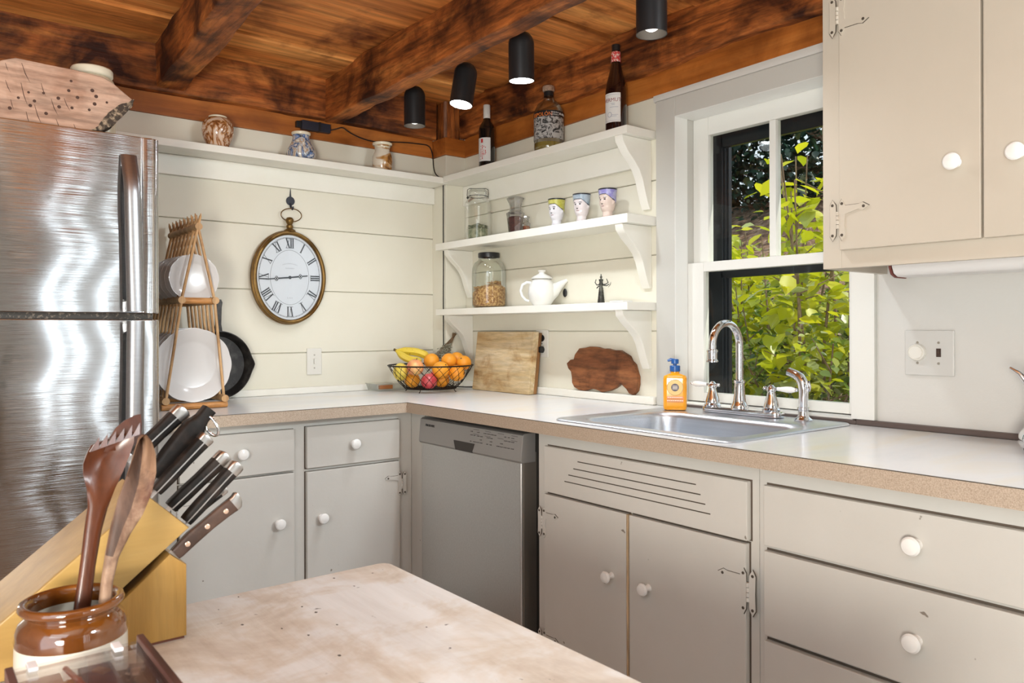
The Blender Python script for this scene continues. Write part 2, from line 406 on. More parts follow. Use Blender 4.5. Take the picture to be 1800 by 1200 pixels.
timber('wall_beam', (-3.3, -.05, 2.089), (-.125, .06, 2.268), 'x', .008, 'dark brown timber beam along the top of the clock wall', G, 60, 3)
timber('wall_beam', (-.05, -5.2, 2.10), (.06, -.125, 2.268), 'y', .015, 'dark brown timber beam with bark edge above the bottles and window', G, 60, 9)

# ---- window_1
win = struct(bpy.data.objects.new('window_1', None)); COL.objects.link(win); win.location = (0, -1.71, .93); 
def wp(name, boxes, m, bev=.002, parent=None):
    k = MB()
    for lo, hi in boxes: k.box(lo, hi, bev, 2)
    return struct(k.build(name, m, parent or win))
CASING = pm('casing_paint', (.53, .52, .48), .32, bp=(40, .14))
wp('casing', [((-.012, -1.397, .914), (.19, -1.311, 1.994)), ((-.012, -2.098, 1.927), (.19, -1.3972, 1.994))], CASING)
wp('casing', [((-.012, -2.098, .93), (.19, -2.0305, 1.9268))], WHITE)  # whiter than the other casing: room light on it, painted in
wp('jamb_daylight', [((-.0125, -1.3990, .93), (.054, -1.3972, 1.926)), ((-.0125, -2.03, 1.9250), (.087, -1.399, 1.9269))], pm('jamb_daylit_white', (.80, .80, .77), .35), .0005)  # thin sheets added on the reveals, daylight painted in as brighter white
wp('sill', [((-.002, -2.03, .90), (.085, -1.397, .932)), ((.085, -2.03, .88), (.22, -1.397, .938))], WHITE)
ls = wp('lower_sash', [((.055, -1.466, .935), (.086, -1.3975, 1.417)), ((.055, -2.03, .935), (.086, -1.990, 1.417)), ((.055, -1.99, .935), (.086, -1.466, .966)), ((.055, -1.99, 1.384), (.086, -1.466, 1.417))], WHITE)
us = wp('upper_sash', [((.088, -1.462, 1.388), (.118, -1.3975, 1.927)), ((.088, -2.03, 1.388), (.118, -1.990, 1.927)), ((.088, -1.99, 1.388), (.118, -1.462, 1.42)), ((.088, -1.99, 1.862), (.118, -1.462, 1.927)), ((.088, -1.728, 1.42), (.118, -1.704, 1.862))], WHITE)
for nm, par, lo, hi in (('pane', ls, (.068, -1.99, .966), (.071, -1.466, 1.384)), ('pane', us, (.102, -1.704, 1.42), (.105, -1.462, 1.862)), ('pane', us, (.102, -1.99, 1.42), (.105, -1.728, 1.862))):
    struct(MB().box(lo, hi).build(nm, PANE, par))
SASHBLK = pm('storm_frame_black', (.022, .025, .03), .35, .3)
wp('storm_frame', [((.150, -1.475, .94), (.158, -1.40, 1.93)), ((.159, -1.483, .94), (.166, -1.41, 1.93)), ((.168, -1.49, .94), (.185, -1.42, 1.93)), ((.15, -2.03, 1.825), (.168, -1.47, 1.93)), ((.16, -2.03, .94), (.168, -2.0, 1.93)), ((.15, -2.03, 1.366), (.176, -1.47, 1.394)), ((.15, -2.03, .938), (.168, -1.47, .95))], SASHBLK, .001)

# ================================================================== COUNTER
m, nt, b_ = newmat('laminate_counter'); v = coords(nt, (1, 3.2, 1)); f = noise_tex(nt, v, 2.2, 5, .6, .5)
c = ramp(nt, f, [(.32, (.70, .705, .72)), (.5, (.74, .74, .735)), (.70, (.76, .715, .63))])
nt.links.new(c, b_.inputs['Base Color']); b_.inputs['Roughness'].default_value = .22; COUNTER = m
LINEN = pm('linen_edge', (.36, .275, .20), .5, n=(420, (.55, .45, .355), .35, .65))
ct = thing('countertop', 'L-shaped off-white laminate worktop with brown linen edge, holding the sink', 'countertop', (-.3, -.3, .876))
hole = (-.575, -2.03, -.055, -1.435)
t = MB(); z0, z1 = .876, .914
t.box((-1.535, -.637, z0), (-.637, -.001, z1)); t.box((-.637, -1.435, z0), (-.001, -.001, z1)); t.box((-.637, -2.03, z0), (-.575, -1.435, z1))
t.box((-.055, -2.03, z0), (-.001, -1.435, z1)); t.box((-.637, -3.6, z0), (-.001, -2.03, z1))
t.build('top', COUNTER, ct)
e = MB(); e.box((-1.535, -.6395, z0), (-.6395, -.637, z1-.0015)); e.box((-.6395, -3.6, z0), (-.637, -.637, z1-.0015)); e.build('edge_band', LINEN, ct)
dl = MB(); dl.box((-1.535, -.640, z1-.0016), (-.6395, -.6365, z1-.0001)); dl.box((-.640, -3.6, z1-.0016), (-.6365, -.6395, z1-.0001)); dl.build('edge_seam', GRIME_SHADE, ct)

# ================================================================== CABINETS
GAP = pm('cabinet_gap_brown', (.10, .075, .055), .8)
def knob_mb(r=.0185, L=.032):
    return MB().lathe([(0, 0), (r*.62, 0), (r*.5, L*.18), (r*.42, L*.4), (r*.62, L*.55), (r*.98, L*.68), (r, L*.8), (r*.82, L*.93), (r*.4, L), (0, L)], n=28)
def knob(parent, pos, normal, r=.0185):
    """a round white ceramic knob, its base at pos"""
    k = knob_mb(r); q = Vector((0, 0, 1)).rotation_difference(Vector(normal)).to_matrix().to_4x4()
    bmesh.ops.transform(k.bm, matrix=Matrix.Translation(pos) @ q, verts=k.bm.verts[:])
    return k.build('knob', PORC, parent)
def hinge(parent, pos, out, arm, paint, s=1.0, flip=1):
    """old butterfly hinge at pos; out = outward normal, arm = direction from the frame across the door"""
    M = face_mat(pos, arm, (0, 0, 1)); n = Vector(out)
    k = MB()
    frame = [(-.010, -.044), (-.016, -.030), (-.012, -.018), (-.004, -.016), (-.004, .016), (-.012, .018), (-.016, .030), (-.010, .044), (-.006, .034), (-.022, .022), (-.024, 0), (-.022, -.022)]
    fr = [(-.011, -.046), (-.004, -.034), (-.003, -.016), (-.003, .016), (-.004, .034), (-.011, .046), (-.018, .034), (-.017, 0), (-.018, -.034)]
    dr = [(.010, -.046), (.018, -.034), (.0155, -.010), (.018, .012), (.048, .020), (.058, .0165), (.072, .025), (.058, .0335), (.048, .031), (.018, .031), (.010, .046), (.004, .036), (.003, .016), (.003, -.016), (.004, -.034)]
    for poly in (fr, dr):
        cx = sum(p[0] for p in poly)/len(poly); cy = sum(p[1] for p in poly)/len(poly)
        big = [(p[0]+(.0010 if p[0] > cx else -.0010), p[1]+(.0010 if p[1] > cy else -.0010)) for p in poly]  # wider dark outline: the leaf's gap shadow, painted in
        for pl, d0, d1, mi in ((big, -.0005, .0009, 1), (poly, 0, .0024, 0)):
            bm2 = bmesh.new(); A = [bm2.verts.new((p[0]*s, p[1]*s*flip, d0)) for p in pl]; B = [bm2.verts.new((p[0]*s, p[1]*s*flip, d1)) for p in pl]
            nn = len(pl); bm2.faces.new(B); 
            for i in range(nn): bm2.faces.new((A[i], A[(i+1) % nn], B[(i+1) % nn], B[i]))
            Mf = M.copy()
            if (M.to_3x3() @ Vector((0, 0, 1))).dot(n) < 0: Mf = M @ Matrix.Diagonal((1, 1, -1, 1))
            k._merge(bm2, mi, Mf)
    sg = 1 if (M.to_3x3() @ Vector((0, 0, 1))).dot(n) > 0 else -1
    for x, y in ((-.0115, .034), (-.0115, -.034), (.0105, .036), (.0105, -.034), (.060, .025)):
        k.lathe([(.0036, 0), (.0036, .0006), (0, .0007)], M @ Vector((x*s, y*s*flip, .0025*sg)), 12, 1, Matrix.Identity(4) if False else (M.to_3x3() @ Matrix.Diagonal((1, 1, sg))).to_4x4())
    for j in range(4):
        k.lathe([(0, 0), (.0035*s, 0), (.0035*s, .0085*s), (0, .0085*s)], M @ Vector((0, (-.019+j*.0098)*s, .002*sg)), 10, 0, (M.to_3x3() @ Matrix.Rotation(-PI/2, 3, 'X')).to_4x4())
    return k.build('hinge', [paint, GRIME_SHADE], parent, recalc=True)
def slab(parent, name, lo, hi, m=None, bev=.003): return MB().box(lo, hi, bev, 2).build(name, m or CAB, parent)

# left run, under the clock wall
ca = thing('base_cabinet', 'greige painted corner cabinet with two drawers over two doors, under the clock wall', 'cabinet', (-1.06, -.3, 0))
k = MB(); k.box((-1.535, -.585, .1), (-.588, -.03, .8755)); k.box((-1.535, -.53, 0), (-.588, -.05, .1))
for a_, b_2, c_2, d_2 in ((-1.018, -.648, .703, .849), (-1.44, -1.063, .703, .845), (-1.018, -.648, .13, .691), (-1.44, -1.063, .13, .695)): k.box((a_-.003, -.5858, c_2-.003), (b_2+.002, -.584, d_2+.001), 0, 1, 1)
k.build('body', [CAB, GAP], ca)
d = slab(ca, 'drawer', (-1.018, -.603, .703), (-.648, -.5852, .849)); knob(d, (-.841, -.603, .775), (0, -1, 0))
d = slab(ca, 'drawer', (-1.44, -.603, .703), (-1.063, -.5852, .845)); knob(d, (-1.247, -.603, .778), (0, -1, 0))
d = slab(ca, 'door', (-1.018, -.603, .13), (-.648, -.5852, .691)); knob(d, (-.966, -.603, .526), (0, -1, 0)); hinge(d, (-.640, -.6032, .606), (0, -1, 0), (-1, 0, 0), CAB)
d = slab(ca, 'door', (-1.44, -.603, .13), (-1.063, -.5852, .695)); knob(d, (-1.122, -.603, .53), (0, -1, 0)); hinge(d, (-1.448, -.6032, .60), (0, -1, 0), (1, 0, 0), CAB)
# right run: filler, sink cabinet, drawer cabinet
k = MB(); k.box((-.5875, -.682, 0), (-.05, -.586, .8755)); tag(k.build('cabinet_filler', CAB), 'narrow greige filler strip between the corner cabinet and the dishwasher', 'cabinet')
sc_ = thing('sink_cabinet', 'greige painted sink cabinet with slotted false front and two hinged doors', 'cabinet', (-.3, -1.72, 0))
k = MB()
k.box((-.585, -2.117, .1), (-.567, -1.338, .8755)); k.box((-.567, -1.356, .1), (-.03, -1.338, .8755)); k.box((-.567, -2.117, .1), (-.03, -2.099, .8755)); k.box((-.567, -2.099, .1), (-.03, -1.356, .12)); k.box((-.53, -2.11, 0), (-.05, -1.345, .1))
for a_, b_2, c_2, d_2 in ((-2.096, -1.381, .697, .834), (-1.718, -1.381, .13, .69), (-2.092, -1.7285, .13, .69)): k.box((-.5858, a_-.003, c_2-.002), (-.584, b_2+.001, d_2+.003), 0, 1, 1)
k.build('body', [CAB, GAP], sc_)
k = MB().box((-.603, -2.096, .697), (-.5852, -1.381, .834), .003)
for i, (y0, y1, z) in enumerate([(-1.530, -1.951, .8055), (-1.512, -1.965, .783), (-1.491, -1.979, .762), (-1.474, -1.994, .741)]):
    k.box((-.6034, y1, z-.0014), (-.60, y0, z+.0014), 0, 1, 1)
k.build('false_front', [CAB, GRIME_SHADE], sc_)
d = slab(sc_, 'door', (-.603, -1.718, .13), (-.5852, -1.381, .690)); knob(d, (-.603, -1.664, .512), (-1, 0, 0), .0165)
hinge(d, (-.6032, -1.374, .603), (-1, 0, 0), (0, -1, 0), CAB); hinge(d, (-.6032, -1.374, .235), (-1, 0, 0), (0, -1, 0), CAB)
st = MB().box((-.6025, -1.7265, .13), (-.5855, -1.7185, .690), .001).build('bare_edge', wood('bare_pine', [(.42, .25, .12), (.6, .42, .24), (.66, .5, .32)], 'z', 12, 10), d); st['label'] = 'unpainted pale wood edge'
d = slab(sc_, 'door', (-.603, -2.092, .13), (-.5852, -1.7285, .690)); knob(d, (-.603, -1.797, .513), (-1, 0, 0), .0165)
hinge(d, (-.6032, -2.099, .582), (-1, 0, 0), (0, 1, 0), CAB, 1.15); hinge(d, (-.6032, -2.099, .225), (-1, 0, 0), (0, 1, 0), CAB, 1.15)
dc = thing('drawer_cabinet', 'greige painted cabinet of four wide drawers beneath the worktop end', 'cabinet', (-.3, -2.5, 0))
k = MB(); k.box((-.585, -2.86, .1), (-.03, -2.1185, .8755)); k.box((-.53, -2.85, 0), (-.05, -2.12, .1))
for c_2, d_2 in ((.698, .833), (.496, .686), (.30, .484), (.12, .288)): k.box((-.5858, -2.812, c_2-.004), (-.584, -2.1375, d_2+.004), 0, 1, 1)
k.build('body', [CAB, GAP], dc)
for z0, z1, kn in ((.698, .833, .772), (.496, .686, .588), (.30, .484, .40), (.12, .288, .21)):
    d = slab(dc, 'drawer', (-.603, -2.81, z0), (-.5852, -2.139, z1)); knob(d, (-.603, -2.474, kn), (-1, 0, 0), .0185)

# ---- dishwasher
dw = thing('dishwasher', 'brushed steel dishwasher with grey control panel set between greige cabinets', 'dishwasher', (-.3, -.99, 0))
MB().box((-.555, -1.326, .0), (-.05, -.694, .868)).build('tub', DARKGAP, dw)
MB().box((-.612, -1.283, .10), (-.56, -.696, .772), .006, 3).build('door', STEEL_DW, dw)
MB().box((-.607, -1.292, .10), (-.556, -1.2835, .80), .001).build('door_edge', pm('dishwasher_side', (.20, .18, .155), .45, .5), dw)
k = MB()
k.prism([(-.560, .769), (-.616, .769), (-.622, .776), (-.614, .856), (-.604, .862), (-.560, .862)], 'y', -1.294, -.692, .004, 2)
cp = k.build('control_panel', PANEL_DW, dw)
MB().prism([(-1.045, .803), (-.925, .803), (-.935, .772), (-1.035, .772)], 'x', -.6225, -.615).build('handle_recess', pm('recess_dark', (.045, .04, .035), .5), cp)
Mx = face_mat((-.6205, 0, 0), (0, -1, 0), (.08/1.0, 0, 1))
k = MB(); k._merge(text_mb('FRIGIDAIRE', .012, face_mat((-.6172, -.765, .837), (0, -1, 0), (.095, 0, 1))))
k.build('lettering', BLACK, cp)
k = MB(); r_ = random.Random(3)
for gx in range(13):
    y = -1.02-gx*.0185
    for gz in (.843, .831, .820, .81):
        if r_.random() < .62:
            L = r_.uniform(.006, .014); k.box((-.6245+(gz-.776)*.1, y-L, gz-.0012), (-.6195+(gz-.776)*.1-.0, y, gz+.0012))
for y in (-1.035, -1.10, -1.17, -1.24):
    for a in ((y, y-.03, .8505), (y, y-.03, .8355)): k.box((-.6235+(a[2]-.776)*.1, a[1], a[2]-.0006), (-.617+(a[2]-.776)*.1, a[0], a[2]+.0006))
k.build('button_marks', pm('mark_grey', (.13, .12, .115), .5), cp)

# ---- sink
def rr(cx, cy, hx, hy, r, z, n=8):
    out = []
    for qx, qy, a0 in ((1, 1, 0), (-1, 1, PI/2), (-1, -1, PI), (1, -1, 3*PI/2)):
        for i in range(n+1):
            a = a0+i/n*PI/2; out.append((cx+qx*(hx-r)+r*math.cos(a), cy+qy*(hy-r)+r*math.sin(a), z))
    return out
sk = thing('kitchen_sink', 'single bowl stainless steel sink set in the off-white worktop below the window', 'sink', (-.31, -1.73, .914))
ox, oy = -.311, -1.73; bx, by = -.352, -1.73
R = [rr(ox, oy, .284, .316, .03, .9142), rr(ox, oy, .286, .318, .032, .9165), rr(ox, oy, .282, .314, .03, .9205), rr(ox, oy, .272, .304, .03, .9195), rr(bx, by, .20, .272, .075, .9185), rr(bx, by, .190, .262, .07, .914), rr(bx, by, .183, .255, .068, .90), rr(bx, by, .175, .245, .068, .76), rr(bx, by, .160, .230, .07, .742), rr(bx, by, .05, .05, .045, .738)]
MB().loft(R, cap1=True).build('basin', STEEL_S, sk, angle=60, recalc=False)
MB().lathe([(.0, .741), (.03, .741), (.042, .7425), (.044, .7405)], (bx, by, 0), 28).build('drain', CHROME, sk)

# ---- faucet
fa = thing('kitchen_faucet', 'chrome gooseneck faucet with two white porcelain lever handles behind the sink', 'faucet', (-.075, -1.71, .92))
MB().prism([(p[0], p[1]) for p in rr(-.072, -1.71, .026, .142, .022, 0)], 'z', .9195, .938, .005, 2).build('base', CHROME, fa)
k = MB(); k.lathe([(.026, .934), (.027, .944), (.023, .952), (.020, .962), (.0165, .985), (.0155, 1.016), (.0175, 1.02), (.0175, 1.026), (.012, 1.028)], (-.075, -1.704, 0))
pts = [(-.075, -1.704, 1.02), (-.075, -1.704, 1.08), (-.075, -1.704, 1.135)]
for i in range(1, 19): a = PI*i/18; pts.append((-.143+.068*math.cos(a), -1.704, 1.135+.068*math.sin(a)))
pts += [(-.211, -1.704, 1.11)]
k.tube(pts, .0115, 16)
k.lathe([(.0125, 1.125), (.0165, 1.122), (.0165, 1.117), (.0145, 1.115), (.0145, 1.094), (.017, 1.091), (.017, 1.086), (.0, 1.086)], (-.211, -1.704, 0), 24)
k.build('spout', CHROME, fa)
def valve(y, s):
    k = MB(); k.lathe([(.026, .934), (.027, .943), (.023, .948), (.0235, .953), (.0195, .966), (.0135, .985), (.0115, .997), (.014, 1.0), (.0135, 1.006), (.010, 1.012), (.005, 1.017), (0, 1.018)], (-.075, y, 0), 24)
    k.ball((-.075, y-s*.022, 1.006), .006, 12); k.tube([(-.075, y-s*.022, 1.006), (-.075, y+s*.022, 1.006)], .0045, 10)
    v = k.build('valve', CHROME, fa)
    l = MB(); pr = [(0, 0), (.006, 0), (.0065, .008), (.0095, .03), (.0095, .045), (.006, .056), (0, .058)]
    l.lathe(pr, (-.075, y+s*.022, 1.006), 20, 0, Matrix.Rotation(-s*PI/2, 4, 'X')); l.build('lever', PORC, v)
    c_ = MB(); c_.ball((-.075, y+s*.083, 1.006), .0055, 12); c_.build('lever_cap', CHROME, v)
valve(-1.602, 1); valve(-1.816, -1)
sp = thing('side_sprayer', 'chrome pull-out side sprayer standing at the end of the faucet', 'sprayer', (-.075, -1.921, .9195))
MB().lathe([(0, .9195), (.025, .9195), (.026, .923), (.018, .929), (.0145, .935), (.0145, .949), (.017, .951), (.017, .957), (.013, .958)], (-.075, -1.921, 0), 24).build('base', CHROME, sp)
MB().tube([(-.075, -1.921, .955), (-.075, -1.922, .985), (-.075, -1.923, 1.01), (-.075, -1.920, 1.028), (-.075, -1.911, 1.043), (-.075, -1.897, 1.052), (-.075, -1.874, 1.060)], [.0135, .0135, .0145, .0155, .0145, .013, .0125], 18).build('head', CHROME, sp)
MB().tube([(-.075, -1.934, 1.034), (-.075, -1.940, 1.018), (-.075, -1.939, 1.005)], [.006, .006, .004], 10).build('trigger', CHROME, sp)

# ---- upper cabinet, right of the window
uc = thing('wall_cabinet', 'warm-lit greige painted wall cabinet with two doors hanging right of the window', 'cabinet', (-.15, -2.8, 1.335))
k = MB(); x1 = -.0015
k.box((-.30, -3.5, 1.335), (-.282, -2.161, 1.40), .001); k.box((-.30, -2.161, 1.335), (-.282, -2.112, 2.255), .001); k.box((-.282, -2.13, 1.335), (x1, -2.112, 2.255))
k.box((-.2815, -3.5, 1.40), (x1, -2.131, 2.255)); k.box((-.30, -3.5, 1.4005), (-.2816, -2.1615, 2.255)); k.build('body', CAB_WARMLIT, uc)
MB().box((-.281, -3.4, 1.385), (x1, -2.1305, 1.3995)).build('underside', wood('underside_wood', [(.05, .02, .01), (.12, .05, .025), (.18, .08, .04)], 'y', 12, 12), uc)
d = slab(uc, 'door', (-.316, -2.482, 1.378), (-.3002, -2.162, 2.25), CAB_WARMLIT, .004); knob(d, (-.316, -2.432, 1.548), (-1, 0, 0), .0185)
hinge(d, (-.3162, -2.160, 1.955), (-1, 0, 0), (0, -1, 0), CAB_WARMLIT, 1.1, -1); hinge(d, (-.3162, -2.160, 1.452), (-1, 0, 0), (0, -1, 0), CAB_WARMLIT, 1.1)
d = slab(uc, 'door', (-.316, -2.806, 1.378), (-.3002, -2.4855, 2.25), CAB_WARMLIT, .004); knob(d, (-.316, -2.554, 1.548), (-1, 0, 0), .0185)
ul = thing('under_cabinet_light', 'white enamel strip light fixed under the warm-lit wall cabinet', 'light fixture', (-.06, -2.5, 1.318))
MB().prism([(-.115, 1.384), (-.115, 1.345), (-.105, 1.328), (-.085, 1.320), (-.03, 1.320), (-.02, 1.33), (-.02, 1.384)], 'y', -2.95, -2.195, .003).build('housing', pm('enamel', (.78, .76, .74), .3, n=(30, (.55, .30, .24), .66, .78)), ul)
MB().prism([(-.117, 1.384), (-.117, 1.344), (-.106, 1.326), (-.085, 1.318), (-.03, 1.318), (-.018, 1.33), (-.018, 1.384)], 'y', -2.194, -2.188, .001).build('end_cap', pm('end_cap_brown', (.16, .04, .03), .5), ul)

# ---- wall plates
SCREW = pm('screw', (.45, .42, .36), .35, .7)
IVORY = pm('ivory_plate', (.70, .68, .62), .35)
dp = thing('dimmer_switch_plate', 'double off-white wall plate with round dimmer knob and brown toggle', 'switch', (-.003, -2.24, 1.12))
MB().box((-.0065, -2.303, 1.061), (-.0005, -2.178, 1.181), .004, 3).build('plate', pm('grey_plate', (.56, .55, .52), .35), dp)
MB().lathe([(.0, 0), (.0235, 0), (.0228, .004), (.0215, .009), (.0195, .0105), (.0180, .0085), (.0168, .0085), (.0160, .011), (0, .0115)], (-.0065, -2.2115, 1.122), 36, 0, Matrix.Rotation(-PI/2, 4, 'Y')).build('dimmer_knob', IVORY, dp)
MB().box((-.0085, -2.271, 1.111), (-.006, -2.2595, 1.133), .0005).box((-.0125, -2.2685, 1.120), (-.007, -2.262, 1.131), .001).build('toggle', pm('toggle_brown', (.05, .028, .02), .5), dp)
for y in (-2.2115, -2.265):
    for z in (1.148, 1.094): MB().lathe([(0, 0), (.0035, 0), (.003, .0012), (0, .0016)], (-.0065, y, z), 12, 0, Matrix.Rotation(-PI/2, 4, 'Y')).build('screw', SCREW, dp)
sw = thing('light_switch', 'ivory single toggle switch plate on the plank wall below the clock', 'switch', (-.723, -.003, 1.05))
MB().box((-.757, -.006, .993), (-.689, -.0005, 1.107), .003, 3).build('plate', IVORY, sw)
MB().box((-.727, -.014, 1.040), (-.719, -.005, 1.062), .002).build('toggle', IVORY, sw)
for z in (1.078, 1.022): MB().lathe([(0, 0), (.0035, 0), (.003, .0012), (0, .0016)], (-.723, -.006, z), 12, 0, Matrix.Rotation(PI/2, 4, 'X')).build('screw', SCREW, sw)
ou = thing('wall_outlet', 'white plate with two black sockets behind the square cutting board', 'outlet', (-.003, -.68, 1.12))
MB().box((-.006, -.716, 1.069), (-.0005, -.640, 1.184), .003, 3).build('plate', IVORY, ou)
for z in (1.149, 1.101): MB().prism([(-.678+.0165*math.cos(a), z+.0145*math.sin(a)) for a in [i/20*2*PI for i in range(20)]], 'x', -.0085, -.005).build('socket', BLACK, ou)
MB().lathe([(0, 0), (.003, 0), (0, .0012)], (-.006, -.678, 1.126), 10, 0, Matrix.Rotation(-PI/2, 4, 'Y')).build('screw', GRIME_SHADE, ou)
# ================================================================== WALL SHELVES
def bracket_profile(h, d=.152):
    p = [(0, 0), (-d, 0), (-d+.004, -.020), (-d*.80, -h*.22), (-d*.58, -h*.34), (-d*.42, -h*.45), (-d*.31, -h*.58), (-d*.23, -h*.74), (-d*.14, -h*.90), (-.010, -h), (0, -h)]
    out = []
    for i in range(len(p)):   # soften the curve
        out.append(p[i])
        if 1 < i < len(p)-3: out.append(((p[i][0]+p[i+1][0])/2, (p[i][1]+p[i+1][1])/2))
    return out
def shelf_right(name_label, z0, z1, first, hs, left=True, cleat=False, top=False):
    sh = thing('wall_shelf', name_label, 'shelf', (-.07, -.7, z0), 'white shelves between corner post and window')
    if top: pts = [(0, -.1175), (-.1255, -.1175), (-.1255, -.1535), (-.155, -.1535), (-.155, -1.305), (0, -1.305)]
    else: pts = [(0, -.1175), (-.1255, -.1175), (-.1255, -.088), (-.156, -.088), (-.156, -1.307), (0, -1.307)]
    MB().prism(pts, 'z', z0, z1, .002, 2).build('board', SHELF, sh)
    MB().prism([(-.0005+x*1.0, z0-.0005+z) for x, z in bracket_profile(hs)], 'y', -1.281, -1.243, .0025, 2).build('bracket', SHELF, sh)
    if left: MB().prism([(-.0005+x*.93, z0-.0005+z) for x, z in bracket_profile(hs*.98)], 'y', -.172, -.136, .0025, 2).build('bracket', SHELF, sh)
    if cleat:
        MB().box((-.02, -1.242, z0-.092), (-.0005, -.1175, z0-.0006), .002).build('cleat', SHELF, sh)
    return sh
shelf_right('top white shelf by the window, holding three liquor bottles', 1.8655, 1.894, 0, .248, False, True, True)
shelf_right('middle white shelf, holding clip-top jar and painted head cups', 1.5555, 1.5875, 1, .222)
shelf_right('bottom white shelf, holding granola jar and white teapot', 1.2525, 1.281, 2, .210)
sl = thing('wall_shelf', 'long white shelf on the clock wall, holding three small pottery vases', 'shelf', (-.85, -.07, 1.86))
MB().box((-1.62, -.151, 1.8615), (-.1275, -.0005, 1.8905), .003).build('board', SHELF, sl)
MB().box((-1.62, -.022, 1.784), (-.1175, -.0005, 1.861), .002).build('cleat', SHELF, sl)

# ================================================================== CLOCK
cl = thing('wall_clock', 'oval brass pocket-watch style wall clock with roman numerals', 'clock', (-.844, -.02, 1.406))
BRASS = pm('aged_brass', (.20, .115, .035), .38, .85, n=(14, (.11, .06, .02), .4, .7), bp=(60, .15))
DIAL = pm('clock_dial', (.66, .70, .74), .35)
INK = pm('clock_ink', (.045, .055, .065), .5)
cx, cz = -.844, 1.406
def ell(a, b, y, n=72): return [(cx+a*math.cos(2*PI*i/n), y, cz+b*math.sin(2*PI*i/n)) for i in range(n)]
MB().loft([ell(*q) for q in [(.140, .176, -.001), (.152, .188, -.002), (.160, .196, -.008), (.162, .198, -.018), (.160, .196, -.026), (.153, .189, -.028), (.155, .191, -.032), (.158, .194, -.038), (.157, .193, -.044), (.150, .186, -.047), (.144, .180, -.044), (.141, .177, -.038), (.141, .177, -.030)]], cap0=True).build('case', BRASS, cl, 50)
MB().loft([ell(.1415, .1775, -.033), ell(.1415, .1775, -.0345)], cap0=True, cap1=True).build('dial', DIAL, cl)
k = MB()
def stroke(k, p, q, w, y=-.0346, t=.0006):
    d = (Vector(q)-Vector(p)); d.normalize(); n_ = Vector((-d.y, d.x))*w/2
    P = [Vector(p)+n_, Vector(p)-n_, Vector(q)-n_, Vector(q)+n_]
    k.prism([(v.x, v.y) for v in P], 'y', y-t, y)
ROM = ['XII', 'I', 'II', 'III', 'IV', 'V', 'VI', 'VII', 'VIII', 'IX', 'X', 'XI']
for i, s_ in enumerate(ROM):
    a = PI/2-i*PI/6; ctr = Vector((cx+.1115*math.cos(a), cz+.143*math.sin(a)))
    rad = Vector((math.cos(a), math.sin(a)*1.15)).normalized(); tan = Vector((rad.y, -rad.x)); H = .040
    wd = {'I': .0085, 'V': .018, 'X': .019}; tot = sum(wd[c_] for c_ in s_); x = -tot/2
    def Q(u, v): p = ctr+tan*u+rad*v; return (p.x, p.y)
    for c_ in s_:
        m_ = x+wd[c_]/2
        if c_ == 'I': stroke(k, Q(m_, -H/2), Q(m_, H/2), .0052)
        if c_ == 'V': stroke(k, Q(m_-.0065, H/2), Q(m_, -H/2), .0052); stroke(k, Q(m_+.0065, H/2), Q(m_, -H/2), .0016)
        if c_ == 'X': stroke(k, Q(m_-.007, H/2), Q(m_+.007, -H/2), .0052); stroke(k, Q(m_+.007, H/2), Q(m_-.007, -H/2), .0016)
        x += wd[c_]
    for v in (-H/2, H/2): stroke(k, Q(-tot/2, v), Q(tot/2, v), .0016)
for A, B in ((.134, .168), (.131, .165), (.084, .114)):
    k.tube([(cx+A*math.cos(2*PI*i/64), -.0346, cz+B*math.sin(2*PI*i/64)) for i in range(64)], .00055, 4, True)
for i in range(60):
    a = 2*PI*i/60
    if i % 5: stroke(k, (cx+.131*math.cos(a), cz+.165*math.sin(a)), (cx+.134*math.cos(a), cz+.168*math.sin(a)), .0011)
k.build('numerals', INK, cl)
r_ = random.Random(2); FINK = pm('faint_ink', (.24, .26, .28), .6)
for j, (z, w_, n_) in enumerate(((.052, .062, 13), (.038, .034, 8), (-.086, .02, 4))):
    k = MB()
    for i in range(n_):
        u = -w_/2+w_*i/(n_-1); dz = (.006*(1-(2*u/w_)**2) if j == 0 else 0)
        stroke(k, (cx+u, cz+z+dz-.0022), (cx+u+r_.uniform(-.001, .001), cz+z+dz+.0022), .0009)
    k.build('maker_line', FINK, cl)
def hand(ang, L, name, y):
    k = MB(); d = Vector((math.cos(ang), math.sin(ang))); c0 = Vector((cx, cz))
    def seg(a, b, w): stroke(k, tuple(c0+d*a), tuple(c0+d*b), w, y, .0012)
    seg(-.018, L*.50, .0060); seg(L*.50+.014, L, .0046)
    o_ = c0+d*(L*.50+.007); nrm = Vector((-d.y, d.x))
    for q in (d*.0045, -d*.0045, nrm*.0055, -nrm*.0055):
        k.tube([((o_+q).x+.0040*math.cos(2*PI*i/14), y-.0006, (o_+q).y+.0040*math.sin(2*PI*i/14)) for i in range(14)], .0011, 5, True)
    return k.build(name, INK, cl)
hand(math.radians(186), .103, 'minute_hand', -.0365); hand(math.radians(7), .078, 'hour_hand', -.0355)
MB().lathe([(0, 0), (.007, 0), (.0055, .003), (0, .004)], (cx, -.036, cz), 16, 0, Matrix.Rotation(PI/2, 4, 'X')).build('hub', INK, cl)
MB().loft([ell(.1412, .1772, -.0405), ell(.1412, .1772, -.0412)], cap0=True, cap1=True).build('glass', thin_glass('clock_glass', (1, 1, 1), .02), cl)
MB().lathe([(.026, 1.596), (.022, 1.606), (.012, 1.612), (.0145, 1.618), (.0145, 1.624), (.010, 1.628), (.012, 1.633), (.0165, 1.642), (.0165, 1.650), (.011, 1.658), (0, 1.661)], (cx+.004, -.024, 0), 24).build('finial', BRASS, cl)
